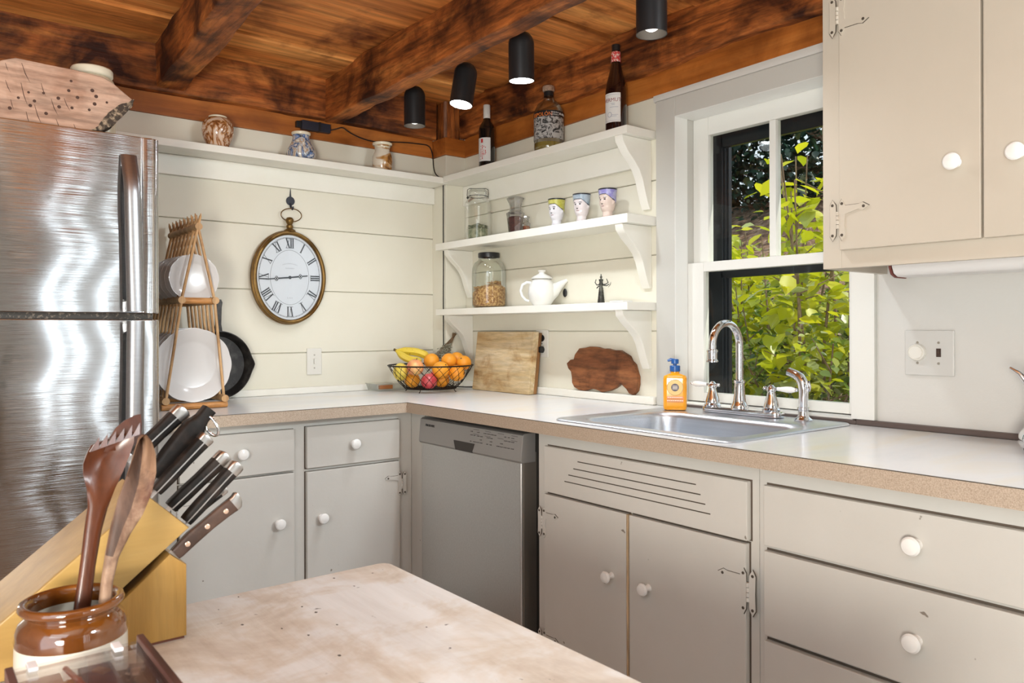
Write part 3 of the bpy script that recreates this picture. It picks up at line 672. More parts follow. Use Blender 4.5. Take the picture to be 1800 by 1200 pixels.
MB().tube([(cx+.012+.045*math.cos(2*PI*i/40), -.022-.004*math.sin(2*PI*i/40), 1.670+.027*math.sin(2*PI*i/40)) for i in range(40)], .0021, 8, True).build('hanging_ring', BRASS, cl)
hk = thing('wall_hook', 'small dark iron hook on the planks, holding the oval clock', 'hook', (-.828, -.004, 1.70))
MB().prism([(-.828+.019*math.cos(2*PI*i/20), 1.732+.019*math.sin(2*PI*i/20)) for i in range(20)], 'y', -.0055, -.0008, .0015).prism([(-.8245, 1.75), (-.8265, 1.775), (-.828, 1.789), (-.8295, 1.775), (-.8315, 1.75)], 'y', -.005, -.0008, .001).build('plate', BLUEBLK, hk)
MB().tube([(-.828, -.004, 1.722), (-.828, -.007, 1.708), (-.828, -.014, 1.699), (-.828, -.024, 1.6945), (-.828, -.030, 1.699), (-.828, -.031, 1.706)], [.005, .0048, .0042, .004, .0038, .003], 10).build('hook', BLUEBLK, hk)
tag(MB().ball((-.006, -.822, 1.334), .012, 16, (.5, .95, 1.45)).build('wall_peg', BLACK), 'small black oval peg on the planks beside the white teapot', 'peg')

# ================================================================== POTTERY ON THE LONG SHELF
def swirl(name, base, cols, scale=9, dist=3.5, z=(1, 1, .8)):
    m, nt, b = newmat(name); v = coords(nt, z); f = noise_tex(nt, v, scale, 3, .5, dist)
    nt.links.new(ramp(nt, f, cols), b.inputs['Base Color']); b.inputs['Roughness'].default_value = .22; b.inputs['Coat Weight'].default_value = .4; return m
ZA = 1.8905
def vase(name, x, y, prof, m, rimm, label):
    t = thing(name, label, 'vase', (x, y, ZA+.0004), 'small pottery vases')
    MB().lathe([(r, ZA+.0004+z) for r, z in prof], (x, y, 0), 40).build('body', m, t, 60)
    rz = prof[-1][1]; rr_ = prof[-1][0]
    MB().lathe([(rr_+.001, ZA+rz-.008), (rr_+.004, ZA+rz-.003), (rr_+.004, ZA+rz+.003), (rr_-.002, ZA+rz+.006), (rr_-.006, ZA+rz+.002), (rr_-.006, ZA+rz-.02)], (x, y, 0), 36).build('rim', rimm, t, 60)
CRM = pm('cream_glaze', (.72, .64, .48), .25, coat=.4)
vase('vase', -1.155, -.085, [(0, 0), (.030, 0), (.040, .008), (.055, .045), (.060, .072), (.056, .095), (.044, .112), (.030, .122)], swirl('brown_swirl_glaze', None, [(.36, (.62, .46, .33)), (.44, (.35, .13, .035)), (.48, (.12, .04, .015)), (.52, (.45, .20, .06)), (.6, (.66, .50, .38))], 10), CRM, 'round pottery vase with brown and cream swirls')
vase('vase', -.815, -.085, [(0, 0), (.042, 0), (.057, .006), (.061, .022), (.055, .045), (.040, .072), (.034, .092), (.035, .112)], swirl('blue_swirl_glaze', None, [(.34, (.62, .60, .56)), (.42, (.08, .18, .42)), (.46, (.05, .05, .06)), (.52, (.52, .58, .64)), (.58, (.42, .28, .16)), (.66, (.70, .68, .62))], 11), CRM, 'pear-shaped pottery vase with blue and grey marbling')
vase('vase', -.434, -.085, [(0, 0), (.032, 0), (.042, .012), (.045, .045), (.042, .072), (.033, .090), (.033, .108), (.040, .124)], swirl('caramel_band_glaze', None, [(.42, (.70, .62, .50)), (.50, (.42, .20, .05)), (.54, (.16, .06, .02)), (.60, (.45, .22, .05)), (.66, (.74, .68, .58))], 7, 1.5, (.6, .6, 2.2)), CRM, 'slim pottery vase with caramel band and flared rim')

# ================================================================== BOTTLES
DKGLASS = pm('dark_bottle_glass', (.008, .007, .006), .06, spec=.7, coat=.5)
DKBROWN = pm('dark_red_bottle_glass', (.014, .004, .003), .06, spec=.7, coat=.5)
PAPER = pm('label_paper', (.66, .65, .63), .6); RED = pm('label_red', (.50, .03, .03), .5)
def facing(x, y, off=0):
    d = Vector((CAM.x-x, CAM.y-y)); return math.atan2(d.y, d.x)+off
def patch(k, x, y, R, z0, z1, a0, a1, n=24, t=.0005, mi=0):
    o_ = [[(x+(R+s)*math.cos(a0+(a1-a0)*i/n), y+(R+s)*math.sin(a0+(a1-a0)*i/n), z) for i in range(n+1)] for s, z in ((0, z0), (t, z0), (t, z1), (0, z1))]
    V = [[k.bm.verts.new(p) for p in r] for r in o_]; fs = []
    for r in range(4):
        A, B = V[r], V[(r+1) % 4]
        for i in range(n): fs.append(k.bm.faces.new((A[i], A[i+1], B[i+1], B[i])))
    for i in (0, n): fs.append(k.bm.faces.new([V[r][i] for r in (range(4) if i else range(3, -1, -1))]))
    for f in fs: f.material_index = mi
def wrap(k, bm2, x, y, R, z, a0, mi=0):
    for v in bm2.verts:
        u, w_, d = v.co; a = a0+u/R
        v.co = Vector((x+(R+d)*math.cos(a), y+(R+d)*math.sin(a), z+w_))
    k._merge(bm2, mi)
I4 = Matrix.Identity(4)
ZT = 1.8944
x, y = -.082, -.395; f0 = facing(x, y)
t = thing('wine_bottle', 'dark green wine bottle with white screw cap and red-lettered label', 'bottle', (x, y, ZT))
MB().lathe([(0, ZT), (.030, ZT), (.036, ZT+.006), (.036, ZT+.175), (.033, ZT+.19), (.018, ZT+.215), (.0145, ZT+.228), (.0145, ZT+.235)], (x, y, 0), 40).build('glass', DKGLASS, t, 60)
MB().lathe([(.015, ZT+.226), (.0158, ZT+.228), (.0158, ZT+.243), (.0152, ZT+.2435), (.0152, ZT+.2455), (.0158, ZT+.246), (.0158, ZT+.284), (.015, ZT+.286), (0, ZT+.286)], (x, y, 0), 28).build('screw_cap', pm('white_cap', (.68, .67, .64), .4), t)
k = MB(); patch(k, x, y, .0361, ZT+.032, ZT+.135, f0-1.45, f0+.45); lb = k.build('label', PAPER, t)
k = MB(); patch(k, x, y, .0366, ZT+.113, ZT+.130, f0-.78, f0-.50); r_ = random.Random(8)
for c_ in range(4):
    a = f0-.85+c_*.21; z = ZT+.106-c_*.004
    while z > ZT+.042+c_*.006:
        h = r_.uniform(.003, .008)
        if r_.random() < .8: patch(k, x, y, .0366, z-h, z, a, a+r_.uniform(.05, .13), 2)
        z -= h+.0022
k.build('red_print', RED, lb)
x, y = -.082, -.812; f0 = facing(x, y)
t = thing('tequila_bottle', 'clear round-shouldered tequila bottle with orange and grey wrap label', 'bottle', (x, y, ZT))
MB().lathe([(0, ZT+.002), (.052, ZT+.002), (.0585, ZT+.008), (.0595, ZT+.02), (.0595, ZT+.150), (.057, ZT+.168), (.046, ZT+.190), (.028, ZT+.206), (.020, ZT+.214), (.0185, ZT+.225), (.0185, ZT+.242)], (x, y, 0), 48).build('glass', thin_glass('bottle_glass', (.90, .90, .86), .10), t, 60)
MB().lathe([(0, ZT+.004), (.050, ZT+.004), (.0565, ZT+.010), (.0575, ZT+.034), (0, ZT+.034)], (x, y, 0), 40).build('tequila', pm('tequila', (.55, .42, .12), .08, trans=.55, ior=1.2), t)
MB().lathe([(.0195, ZT+.225), (.0195, ZT+.243), (.0175, ZT+.244)], (x, y, 0), 28).build('neck_band', BLACK, t)
MB().lathe([(.0182, ZT+.244), (.023, ZT+.245), (.0245, ZT+.250), (.0245, ZT+.262), (.022, ZT+.266), (.0, ZT+.266)], (x, y, 0), 28).build('stopper', wood('cork', [(.30, .18, .12), (.48, .33, .24), (.6, .45, .35)], 'z', 30, 2), t)
m, nt, b = newmat('engraving_print'); v = coords(nt, (1, 1, 1)); f = noise_tex(nt, v, 30, 4, .6, 2.6)
nt.links.new(ramp(nt, f, [(.42, (.02, .02, .02)), (.48, (.32, .31, .30)), (.56, (.50, .49, .47)), (.62, (.06, .06, .06))]), b.inputs['Base Color']); b.inputs['Roughness'].default_value = .3
k = MB(); patch(k, x, y, .0597, ZT+.046, ZT+.132, f0-1.9, f0+1.9, 40); patch(k, x, y, .0597, ZT+.132, ZT+.156, f0-1.9, f0+1.9, 40, .0005, 1); patch(k, x, y, .0604, ZT+.050, ZT+.068, f0+.25, f0+.80, 8, .0004, 2)
lb = k.build('label', [m, BLACK, pm('grey_patch', (.42, .41, .39), .5)], t)
k = MB(); wrap(k, text_mb('ESPOLÓN', .0205, I4), x, y, .0604, ZT+.1405, f0-.50); k.build('orange_lettering', pm('label_orange', (.75, .20, .03), .5), lb)
k = MB(); wrap(k, text_mb('TEQUILA', .0085, I4), x, y, .0604, ZT+.1475, f0+.42); wrap(k, text_mb('REPOSADO', .0072, I4), x, y, .0604, ZT+.1385, f0+.42); wrap(k, text_mb('BLANCO', .012, I4), x, y, .0604, ZT+.144, f0+1.15); k.build('pale_lettering', PAPER, lb)
x, y = -.085, -1.187; f0 = facing(x, y)
t = thing('vermouth_bottle', 'tall dark red bottle with red neck band standing on the shelf end', 'bottle', (x, y, ZT))
MB().lathe([(0, ZT), (.032, ZT), (.0385, ZT+.006), (.0385, ZT+.155), (.035, ZT+.180), (.026, ZT+.215), (.019, ZT+.245), (.0155, ZT+.262), (.0145, ZT+.305)], (x, y, 0), 40).build('glass', DKBROWN, t, 60)
MB().lathe([(.0152, ZT+.300), (.0155, ZT+.302), (.0155, ZT+.321), (.014, ZT+.323), (0, ZT+.323)], (x, y, 0), 28).build('cap', BLACK, t)
k = MB(); k.lathe([(.0185, ZT+.258), (.0178, ZT+.259), (.0168, ZT+.294), (.0158, ZT+.296)], (x, y, 0), 32, 0)
k.build('neck_label', pm('red_floral', (.55, .05, .05), .5, n=(160, (.72, .62, .58), .5, .56)), t)
k = MB(); patch(k, x, y, .0387, ZT+.035, ZT+.140, f0-1.35, f0+.42); lb = k.build('label', PAPER, t)
k = MB(); wrap(k, text_mb('VERMUT', .019, I4), x, y, .0392, ZT+.114, f0-.42); k.build('lettering', pm('label_dark_red', (.25, .07, .07), .5), lb)
PBG = pm('print_blue_grey', (.25, .28, .36), .5)
for i, (u, z, L) in enumerate([(-.5, .101, .4), (-.42, .0965, .3), (-.6, .088, .8), (-.5, .060, .7), (-.55, .055, .6)]): k = MB(); patch(k, x, y, .0392, ZT+z, ZT+z+.0012, f0+u, f0+u+L, 8); k.build('print_line', PBG, lb)
k2 = MB()
for a in (0,):
    bm2 = bmesh.new(); vs = [bm2.verts.new((.009*math.cos(2*PI*i/24)*s, .0095*math.sin(2*PI*i/24)*s, 0)) for s in (1, .82) for i in range(24)]
    for i in range(24): bm2.faces.new((vs[i], vs[(i+1) % 24], vs[24+(i+1) % 24], vs[24+i]))
    wrap(k2, bm2, x, y, .0396, ZT+.062, f0-.62); k2.build('seal_print', PBG, lb)
for z in (.040, .1335): k = MB(); patch(k, x, y, .0392, ZT+z, ZT+z+.0008, f0-1.2, f0+.34, 16); k.build('print_line', PBG, lb)

# ================================================================== MIDDLE SHELF
ZM = 1.5879
HERB = pm('dried_herb', (.14, .16, .09), .8, n=(60, (.30, .30, .20), .4, .6))
def chips(k, c, R, z0, h, n, size, seed):
    r_ = random.Random(seed)
    for i in range(n):
        a = r_.uniform(0, 2*PI); rr_ = R*math.sqrt(r_.random()); z = z0+r_.uniform(0, h)*(1-.5*(rr_/R))
        M = Matrix.Translation((c[0]+rr_*math.cos(a), c[1]+rr_*math.sin(a), z+size*.6)) @ Matrix.Rotation(r_.uniform(0, 6), 4, 'Z') @ Matrix.Rotation(r_.uniform(-.7, .7), 4, 'X')
        L = size*r_.uniform(.7, 1.4); k.box((-L, -L*.4, -L*.15), (L, L*.4, L*.15), 0, 1, 0, M)
x, y = -.082, -.325
t = thing('clip_top_jar', 'tall clear clip-top glass jar with dried green herbs at the bottom', 'jar', (x, y, ZM))
MB().lathe([(0, ZM+.004), (.050, ZM+.004), (.057, ZM), (.0595, ZM+.010), (.0595, ZM+.158), (.056, ZM+.172), (.043, ZM+.186), (.040, ZM+.194), (.042, ZM+.199)], (x, y, 0), 40).build('glass', GLASS, t, 60)
MB().lathe([(.043, ZM+.201), (.044, ZM+.205), (.042, ZM+.222), (.034, ZM+.229), (0, ZM+.230)], (x, y, 0), 36).build('lid', GLASS, t, 60)
k = MB(); f0 = facing(x, y); ax = Vector((-math.sin(f0), math.cos(f0), 0)); c_ = Vector((x, y, 0))
k.tube([c_+Vector((.0445*math.cos(2*PI*i/32), .0445*math.sin(2*PI*i/32), ZM+.197)) for i in range(32)], .0013, 6, True)
k.tube([c_+ax*.046+Vector((0, 0, ZM+.188)), c_+ax*.048+Vector((0, 0, ZM+.21)), c_+ax*.046+Vector((0, 0, ZM+.228)), c_+ax*.036+Vector((0, 0, ZM+.2335)), c_-ax*.036+Vector((0, 0, ZM+.2335)), c_-ax*.046+Vector((0, 0, ZM+.228)), c_-ax*.048+Vector((0, 0, ZM+.205)), c_-ax*.046+Vector((0, 0, ZM+.185))], .0015, 6)
k.ball(tuple(c_-ax*.046+Vector((0, 0, ZM+.192))), .005, 8)
k.build('wire_bail', BLACKM, t)
k = MB(); k.lathe([(0, ZM+.006), (.052, ZM+.006), (.054, ZM+.02), (.052, ZM+.048), (.030, ZM+.058), (0, ZM+.060)], (x, y, 0), 24); k.disp(.004, 60); chips(k, (x, y), .047, ZM+.046, .026, 220, .007, 4)
o = k.build('herbs', HERB, t); o['kind'] = 'stuff'
CRYST = thin_glass('cut_glass', (.86, .86, .86), .24)
x, y = -.085, -.600
t = thing('glass_decanter', 'faceted glass jar with flared stopper holding dark red peppercorns', 'jar', (x, y, ZM))
MB().lathe([(0, ZM+0.0033), (.027, ZM+0.0033), (.029, ZM), (.0295, ZM+0.0087), (.037, ZM+0.0763), (.040, ZM+0.0894), (.032, ZM+0.0937), (.025, ZM+0.0981), (.025, ZM+0.1025)], (x, y, 0), 8).build('glass', CRYST, t, 20)
MB().lathe([(.024, ZM+0.0981), (.026, ZM+0.1046), (.024, ZM+0.1134), (.029, ZM+0.1330), (.038, ZM+0.1504), (.034, ZM+0.1548), (.020, ZM+0.1591), (0, ZM+0.1591)], (x, y, 0), 8).build('stopper', CRYST, t, 20)
k = MB(); k.lathe([(0, ZM+0.0109), (.025, ZM+0.0109), (.0325, ZM+0.0698), (.022, ZM+0.0752), (0, ZM+0.0763)], (x, y, 0), 8); o = k.build('peppercorns', pm('peppercorn', (.17, .035, .022), .6, n=(220, (.05, .012, .01), .45, .6), bp=(250, .6)), t); o['kind'] = 'stuff'
x, y = -.070, -.655
t = thing('spice_bottle', 'tiny glass spice bottle with red flakes beside the faceted jar', 'jar', (x, y, ZM))
MB().lathe([(0, ZM+.002), (.015, ZM+.002), (.016, ZM+.004), (.016, ZM+.042), (.010, ZM+.047), (.010, ZM+.052)], (x, y, 0), 8).build('glass', CRYST, t, 20)
MB().lathe([(.009, ZM+.050), (.011, ZM+.053), (.009, ZM+.057), (.013, ZM+.066), (.012, ZM+.070), (0, ZM+.071)], (x, y, 0), 8).build('stopper', CRYST, t, 20)
MB().lathe([(0, ZM+.004), (.0135, ZM+.004), (.0135, ZM+.030), (0, ZM+.031)], (x, y, 0), 8).build('flakes', pm('red_flakes', (.33, .06, .02), .7, n=(150, (.55, .35, .08), .5, .6)), t)

CERAM = pm('white_ceramic', (.72, .71, .72), .25, coat=.3, n=(18, (.60, .58, .60), .5, .7))
def head_cup(x, y, band, skin, label, ang):
    """a beaker modelled as a head: flared rim, painted cap, face on one side"""
    H = .112; nz, na = 44, 56; t = thing('head_cup', label, 'cup', (x, y, ZM), 'painted head cups')
    lv = [(0, .0255), (.05, .024), (.14, .0185), (.24, .0185), (.30, .0225), (.40, .0265), (.52, .0290), (.65, .0305), (.80, .0320), (1.0, .0345)]
    def R0(q):
        for (a, ra), (b, rb) in zip(lv, lv[1:]):
            if q <= b: s = (q-a)/(b-a); s = s*s*(3-2*s); return ra+(rb-ra)*s
        return lv[-1][1]
    g = lambda d, s: math.exp(-(d/s)**2)
    k = MB(); rings = []; info = []
    for i in range(nz+1):
        q = i/nz; ring = []
        for j in range(na):
            th = 2*PI*j/na; d = (th+PI) % (2*PI)-PI; r = R0(q)
            if q < .95: 
                r += .0085*g(d, .16)*g(q-.53, .045)+.005*g(d, .13)*g(q-.60, .06)     # nose tip and bridge
                r += .0045*g(d, .35)*g(q-.33, .045)                                  # chin
                r += .0030*g(d, .22)*g(q-.425, .022)                                # lips
                r += .0028*g(abs(d)-.33, .22)*g(q-.69, .03)                         # brows
                r -= .0022*g(abs(d)-.36, .13)*g(q-.635, .025)                       # eye sockets
                r += .0020*g(abs(d)-.6, .25)*g(q-.52, .07)                          # cheeks
                r += .0060*g(abs(d)-1.55, .12)*g(q-.55, .065)                       # ears
                r += .0020*g(d-PI, .9)*g(q-.6, .15)
            z = ZM+q*H; A = ang+th; ring.append((x+r*math.cos(A), y+r*math.sin(A), z))
        rings.append(ring)
    V = [[k.bm.verts.new(p) for p in rg] for rg in rings]
    for i in range(nz):
        for j in range(na):
            f = k.bm.faces.new((V[i][j], V[i][(j+1) % na], V[i+1][(j+1) % na], V[i+1][j]))
            q = (i+.5)/nz; d = ((2*PI*(j+.5)/na)+PI) % (2*PI)-PI
            edge = .80-.30*max(0, (abs(d)-.45))/1.6 if abs(d) < 2.2 else .48
            if q > .965: f.material_index = 2
            elif q > edge+.028: f.material_index = 1
            elif q > edge: f.material_index = 2
            elif abs(abs(d)-.36) < .13 and abs(q-.635) < .013: f.material_index = 2
            elif abs(abs(d)-.36) < .18 and abs(q-.695) < .010: f.material_index = 2
            elif abs(d) < .23 and abs(q-.425) < .013: f.material_index = 3
            elif abs(abs(d)-.07) < .06 and abs(q-.492) < .009: f.material_index = 2
    inner = [(x+(.0315-.006*s)*math.cos(2*PI*j/na+ang), y+(.0315-.006*s)*math.sin(2*PI*j/na+ang), ZM+H-.05*s) for s in (0, 1) for j in range(na)]
    I = [k.bm.verts.new(p) for p in inner]
    for j in range(na):
        j2 = (j+1) % na
        k.bm.faces.new((V[nz][j], V[nz][j2], I[j2], I[j])).material_index = 2
        k.bm.faces.new((I[j], I[j2], I[na+j2], I[na+j]))
    k.bm.faces.new(I[na:]); k.bm.faces.new(V[0][::-1])
    k.build('head', [skin, band, INKB, LIP], t, 80)
    return t
INKB = pm('ink_black', (.02, .02, .03), .3); LIP = pm('lip_paint', (.25, .13, .14), .4)
dirn = Vector((CAM.x+.09, CAM.y+1.0, 0)).normalized()*.74+Vector((-.78, .62, 0))*.67
AN = math.atan2(dirn.y, dirn.x)
CW = pm('cup_white', (.72, .71, .75), .25, coat=.3)
head_cup(-.088, -.865, pm('cap_yellow', (.42, .40, .05), .35, n=(40, (.58, .56, .16), .4, .6)), CW, 'painted ceramic head cup with yellow-green cap', AN)
head_cup(-.088, -1.008, pm('cap_blue_grey', (.22, .29, .36), .35, n=(40, (.40, .47, .54), .4, .6)), pm('cup_pale', (.68, .62, .62), .25, coat=.3), 'painted ceramic head cup with blue-grey cap', AN+.12)
head_cup(-.088, -1.146, pm('cap_violet', (.24, .22, .50), .35, n=(40, (.42, .42, .62), .4, .6)), pm('cup_flesh', (.62, .50, .44), .25, coat=.3), 'painted ceramic head cup with violet cap', AN-.05)

# ================================================================== BOTTOM SHELF
ZL = 1.2814
x, y = -.080, -.405
t = thing('granola_jar', 'big round glass jar with black lid, one third full of granola', 'jar', (x, y, ZL))
MB().lathe([(0, ZL+.004), (.060, ZL+.004), (.068, ZL), (.0745, ZL+.010), (.0755, ZL+.025), (.0755, ZL+.155), (.073, ZL+.178), (.064, ZL+.198), (.048, ZL+.210), (.045, ZL+.216), (.045, ZL+.230)], (x, y, 0), 48).build('glass', thin_glass('jar_glass', (.955, .975, .95), .06), t, 60)
MB().lathe([(.044, ZL+.223), (.0475, ZL+.222), (.0482, ZL+.226), (.0482, ZL+.240), (.046, ZL+.243), (0, ZL+.243)], (x, y, 0), 40).build('lid', BLACK, t)
GRAN = pm('granola', (.30, .13, .04), .75, n=(110, (.66, .42, .17), .42, .58), bp=(120, .8))
k = MB(); k.lathe([(0, ZL+.006), (.064, ZL+.006), (.0715, ZL+.014), (.0725, ZL+.030), (.0725, ZL+.075), (.055, ZL+.090), (.02, ZL+.098), (0, ZL+.098)], (x, y, 0), 48)
for v in k.bm.verts:
    if v.co.z > ZL+.07: v.co.z += .018*((v.co.y-y)/-.07)*1.0
chips(k, (x, y), .066, ZL+.078, .022, 190, .006, 9); chips(k, (x+.01, y-.03), .03, ZL+.10, .02, 60, .006, 10)
o = k.build('granola', GRAN, t); o['kind'] = 'stuff'
x, y = -.080, -.764; f0 = facing(x, y); rtv = Vector((-math.sin(f0), math.cos(f0), 0)); RV = -rtv if rtv.dot(rt) < 0 else rtv
TP = pm('teapot_glaze', (.76, .755, .72), .28, coat=.3)
t = thing('teapot', 'white ceramic teapot with lid, handle and upturned spout', 'teapot', (x, y, ZL))
MB().lathe([(0, ZL+.001), (.036, ZL), (.037, ZL+.004), (.050, ZL+.022), (.0565, ZL+.050), (.054, ZL+.075), (.045, ZL+.096), (.037, ZL+.106), (.035, ZL+.109)], (x, y, 0), 44).build('body', TP, t, 70)
MB().lathe([(.043, ZL+.109), (.044, ZL+.1115), (.036, ZL+.119), (.020, ZL+.127), (.012, ZL+.131), (.011, ZL+.135), (.0165, ZL+.141), (.0165, ZL+.144), (0, ZL+.145)], (x, y, 0), 40).build('lid', TP, t, 50)
c_ = Vector((x, y, ZL)); U = Vector((0, 0, 1))
MB().tube([c_+RV*.026+U*.050, c_+RV*.050+U*.064, c_+RV*.070+U*.081, c_+RV*.088+U*.095, c_+RV*.103+U*.104], [.038, .029, .019, .0115, .0075], 20).build('spout', TP, t, 60)
MB().tube([c_-RV*.040+U*.092, c_-RV*.060+U*.096, c_-RV*.078+U*.086, c_-RV*.086+U*.062, c_-RV*.080+U*.040, c_-RV*.066+U*.024, c_-RV*.052+U*.019], [.0065, .006, .006, .006, .006, .0055, .005], 12).build('handle', TP, t, 60)
x, y = -.082, -1.105
BRZ = pm('dark_bronze', (.045, .045, .04), .45, .6, n=(50, (.13, .13, .11), .5, .65), bp=(120, .3))
t = thing('bronze_figurine', 'small dark bronze figurine with raised arms and ridged bell skirt', 'figurine', (x, y, ZL))
pr = [(0, ZL), (.0145, ZL)]
for i in range(9): pr += [(.0145-i*.0007, ZL+.002+i*.0066), (.0128-i*.0007, ZL+.0055+i*.0066)]
pr += [(.0065, ZL+.062), (.0055, ZL+.067), (.008, ZL+.072), (.006, ZL+.080), (.0085, ZL+.088), (.008, ZL+.090), (.003, ZL+.091), (.003, ZL+.093)]
k = MB(); k.lathe(pr, (x, y, 0), 18); k.ball((x, y, ZL+.098), .0048, 12); k.lathe([(.004, ZL+.101), (.0015, ZL+.104), (.0025, ZL+.107), (0, ZL+.110)], (x, y, 0), 10)
k.build('body', BRZ, t, 60)
c_ = Vector((x, y, ZL)); RV = Vector((.72, -.69, 0))
for nm, pts in (('arm', [(-.006, .070), (-.016, .069), (-.022, .078), (-.018, .090)]), ('arm', [(.006, .070), (.018, .072), (.026, .078), (.020, .092)]), ('arm', [(-.006, .066), (-.014, .060), (-.016, .056)]), ('arm', [(.006, .068), (.020, .066), (.030, .072)])):
    MB().tube([c_+RV*a+U*b for a, b in pts], [.0022, .002, .0018, .0014][:len(pts)], 8).build(nm, BRZ, t)
MB().tube([c_+RV*.026+U*.060, c_+RV*.034+U*.070, c_+RV*.037+U*.080], [.001, .003, .001], 8, flat=.4).build('held_disc', BRZ, t)
tag(MB().box((-.150, -1.275, ZL+.0004), (-.095, -1.215, ZL+.0045), .001, 1).build('paper_pad', pm('paper_white', (.78, .77, .74), .6)), 'small white paper pad lying on the end of the bottom shelf', 'paper')

# ================================================================== COUNTER TOP ITEMS
ZC = .9144
x, y = -.128, -1.492
fd = Vector((CAM.x-x, CAM.y-y, 0)).normalized(); sd = Vector((-fd.y, fd.x, 0))
sb = thing('soap_bottle', 'orange liquid soap bottle with blue pump on the sink rim', 'bottle', (x, y, .9205))
Mq = Matrix(((sd.x, fd.x, 0, x), (sd.y, fd.y, 0, y), (0, 0, 1, 0), (0, 0, 0, 1)))
def ring2(hx, hy, z, r): return [tuple(Mq @ Vector(p)) for p in rr(0, 0, hx, hy, r, z)]
MB().loft([ring2(.034, .017, .9206, .012), ring2(.037, .019, .924, .013), ring2(.038, .0195, .935, .013), ring2(.038, .0195, 1.022, .013), ring2(.036, .0185, 1.032, .013), ring2(.022, .016, 1.038, .012), ring2(.0145, .0145, 1.041, .0143), ring2(.0145, .0145, 1.046, .0143)], cap0=True, cap1=True).build('bottle', pm('orange_soap', (.86, .36, .015), .12, spec=.6, coat=.5, sss=.15), sb, 60)
bl = pm('pump_blue', (.02, .10, .33), .3)
MB().lathe([(.016, 1.0465), (.017, 1.048), (.017, 1.064), (.0155, 1.066), (.006, 1.067), (.006, 1.071), (.012, 1.072), (.0125, 1.084), (.011, 1.087), (0, 1.087)], (x, y, 0), 24).tube([(x, y, 1.082), tuple(Vector((x, y, 1.083))-sd*.014+Vector((0, 0, .002))), tuple(Vector((x, y, 1.081))-sd*.024)], [.006, .0055, .0035], 10).build('pump', bl, sb)
def disc(k, r0, r1, z, d, mi, n=36, cx_=0):
    A = [[Mq @ Vector((cx_+r*math.cos(2*PI*i/n), d, z+r*math.sin(2*PI*i/n))) for i in range(n)] for r in (r0, r1)]
    V = [[k.bm.verts.new(p) for p in r] for r in A]
    if r0 < 1e-6: k.bm.faces.new(V[1]).material_index = mi
    else:
        for i in range(n): k.bm.faces.new((V[0][i], V[0][(i+1) % n], V[1][(i+1) % n], V[1][i])).material_index = mi
k = MB()
disc(k, 0, .0265, .995, .0200, 0); disc(k, .0250, .0265, .995, .0204, 2); disc(k, 0, .0125, .995, .0205, 1)
lab = pm('soap_label_tan', (.74, .50, .16), .4); pur = pm('soap_label_plum', (.05, .03, .06), .4); gold = pm('soap_label_line', (.40, .20, .03), .4)
def lbox(k, u0, u1, z0, z1, d, mi): 
    f = k.bm.faces.new([k.bm.verts.new(Mq @ Vector(p)) for p in ((u0, d, z0), (u1, d, z0), (u1, d, z1), (u0, d, z1))]); f.material_index = mi
k.build('round_label', [lab, pur, gold], sb, recalc=False)
k = MB(); lbox(k, -.027, .027, .946, .966, .0199, 1)
r_ = random.Random(6)
for z, w_, mi in ((.9625, .024, 0), (.957, .025, 2), (.952, .026, 0), (.948, .024, 2)):
    u = -w_
    while u < w_: L = r_.uniform(.003, .006); lbox(k, u, min(u+L, w_), z-.0012, z+.0014, .0203, mi); u += L+.0012
for i in range(3): lbox(k, -.008, .008, .9985-i*.0045, 1.0005-i*.0045, .0208, 0)
k.build('label_print', [pm('label_white', (.8, .72, .6), .4), pm('label_red_orange', (.80, .22, .04), .4), gold], sb, recalc=False)

# square cutting board and the darker one behind it
def lean(lo, hi, x_tilt): 
    return Matrix(((1, 0, x_tilt, 0), (0, 1, 0, 0), (0, 0, 1, 0), (0, 0, 0, 1)))
BOARD = wood('worn_maple', [(.42, .26, .10), (.60, .45, .25), (.70, .58, .40)], 'y', 16, 8, .6, .3, (9, (.62, .45, .28), .30, .5), fine=.25)
def board(name, x0, th, y0, y1, h, m, label, tilt, mi_edge=None):
    k = MB(); k.box((x0, y0, ZC+.0003), (x0+th, y1, ZC+h), .004, 2)
    for v in k.bm.verts: v.co.x += (v.co.z-ZC)*tilt
    return tag(k.build(name, m), label, 'cutting board')
board('cutting_board', -.089, .031, -.686, -.285, .262, BOARD, 'square worn maple cutting board leaning beside the fruit basket', .12)
board('cutting_board', -.057, .018, -.684, -.300, .257, wood('dark_board', [(.20, .085, .025), (.30, .14, .045), (.40, .21, .08)], 'z', 14, 10, .5, .2), 'thin dark brown cutting board squeezed behind the square maple one', .12)
leaf = [(-0.8479, 1.0445), (-0.8696, 1.0598), (-0.8891, 1.0621), (-0.8956, 1.0812), (-0.9213, 1.1059), (-0.9528, 1.1086), (-0.9807, 1.1139), (-1.0234, 1.1129), (-1.0502, 1.1062), (-1.0768, 1.1079), (-1.1058, 1.1018), (-1.1401, 1.1025), (-1.1626, 1.0919), (-1.1847, 1.0823), (-1.1957, 1.0643), (-1.212, 1.0527), (-1.2201, 1.0308), (-1.2292, 1.0071), (-1.2291, 0.9789), (-1.2225, 0.9544), (-1.2062, 0.9404), (-1.187, 0.944), (-1.1732, 0.9595), (-1.1453, 0.9784), (-1.1168, 0.9602), (-1.0879, 0.9481), (-1.0467, 0.9405), (-1.0167, 0.9479), (-0.9924, 0.9508), (-0.9553, 0.9408), (-0.9175, 0.9419), (-0.8919, 0.9514), (-0.879, 0.9683), (-0.8778, 0.9903), (-0.8727, 1.0122), (-0.8564, 1.0248)]
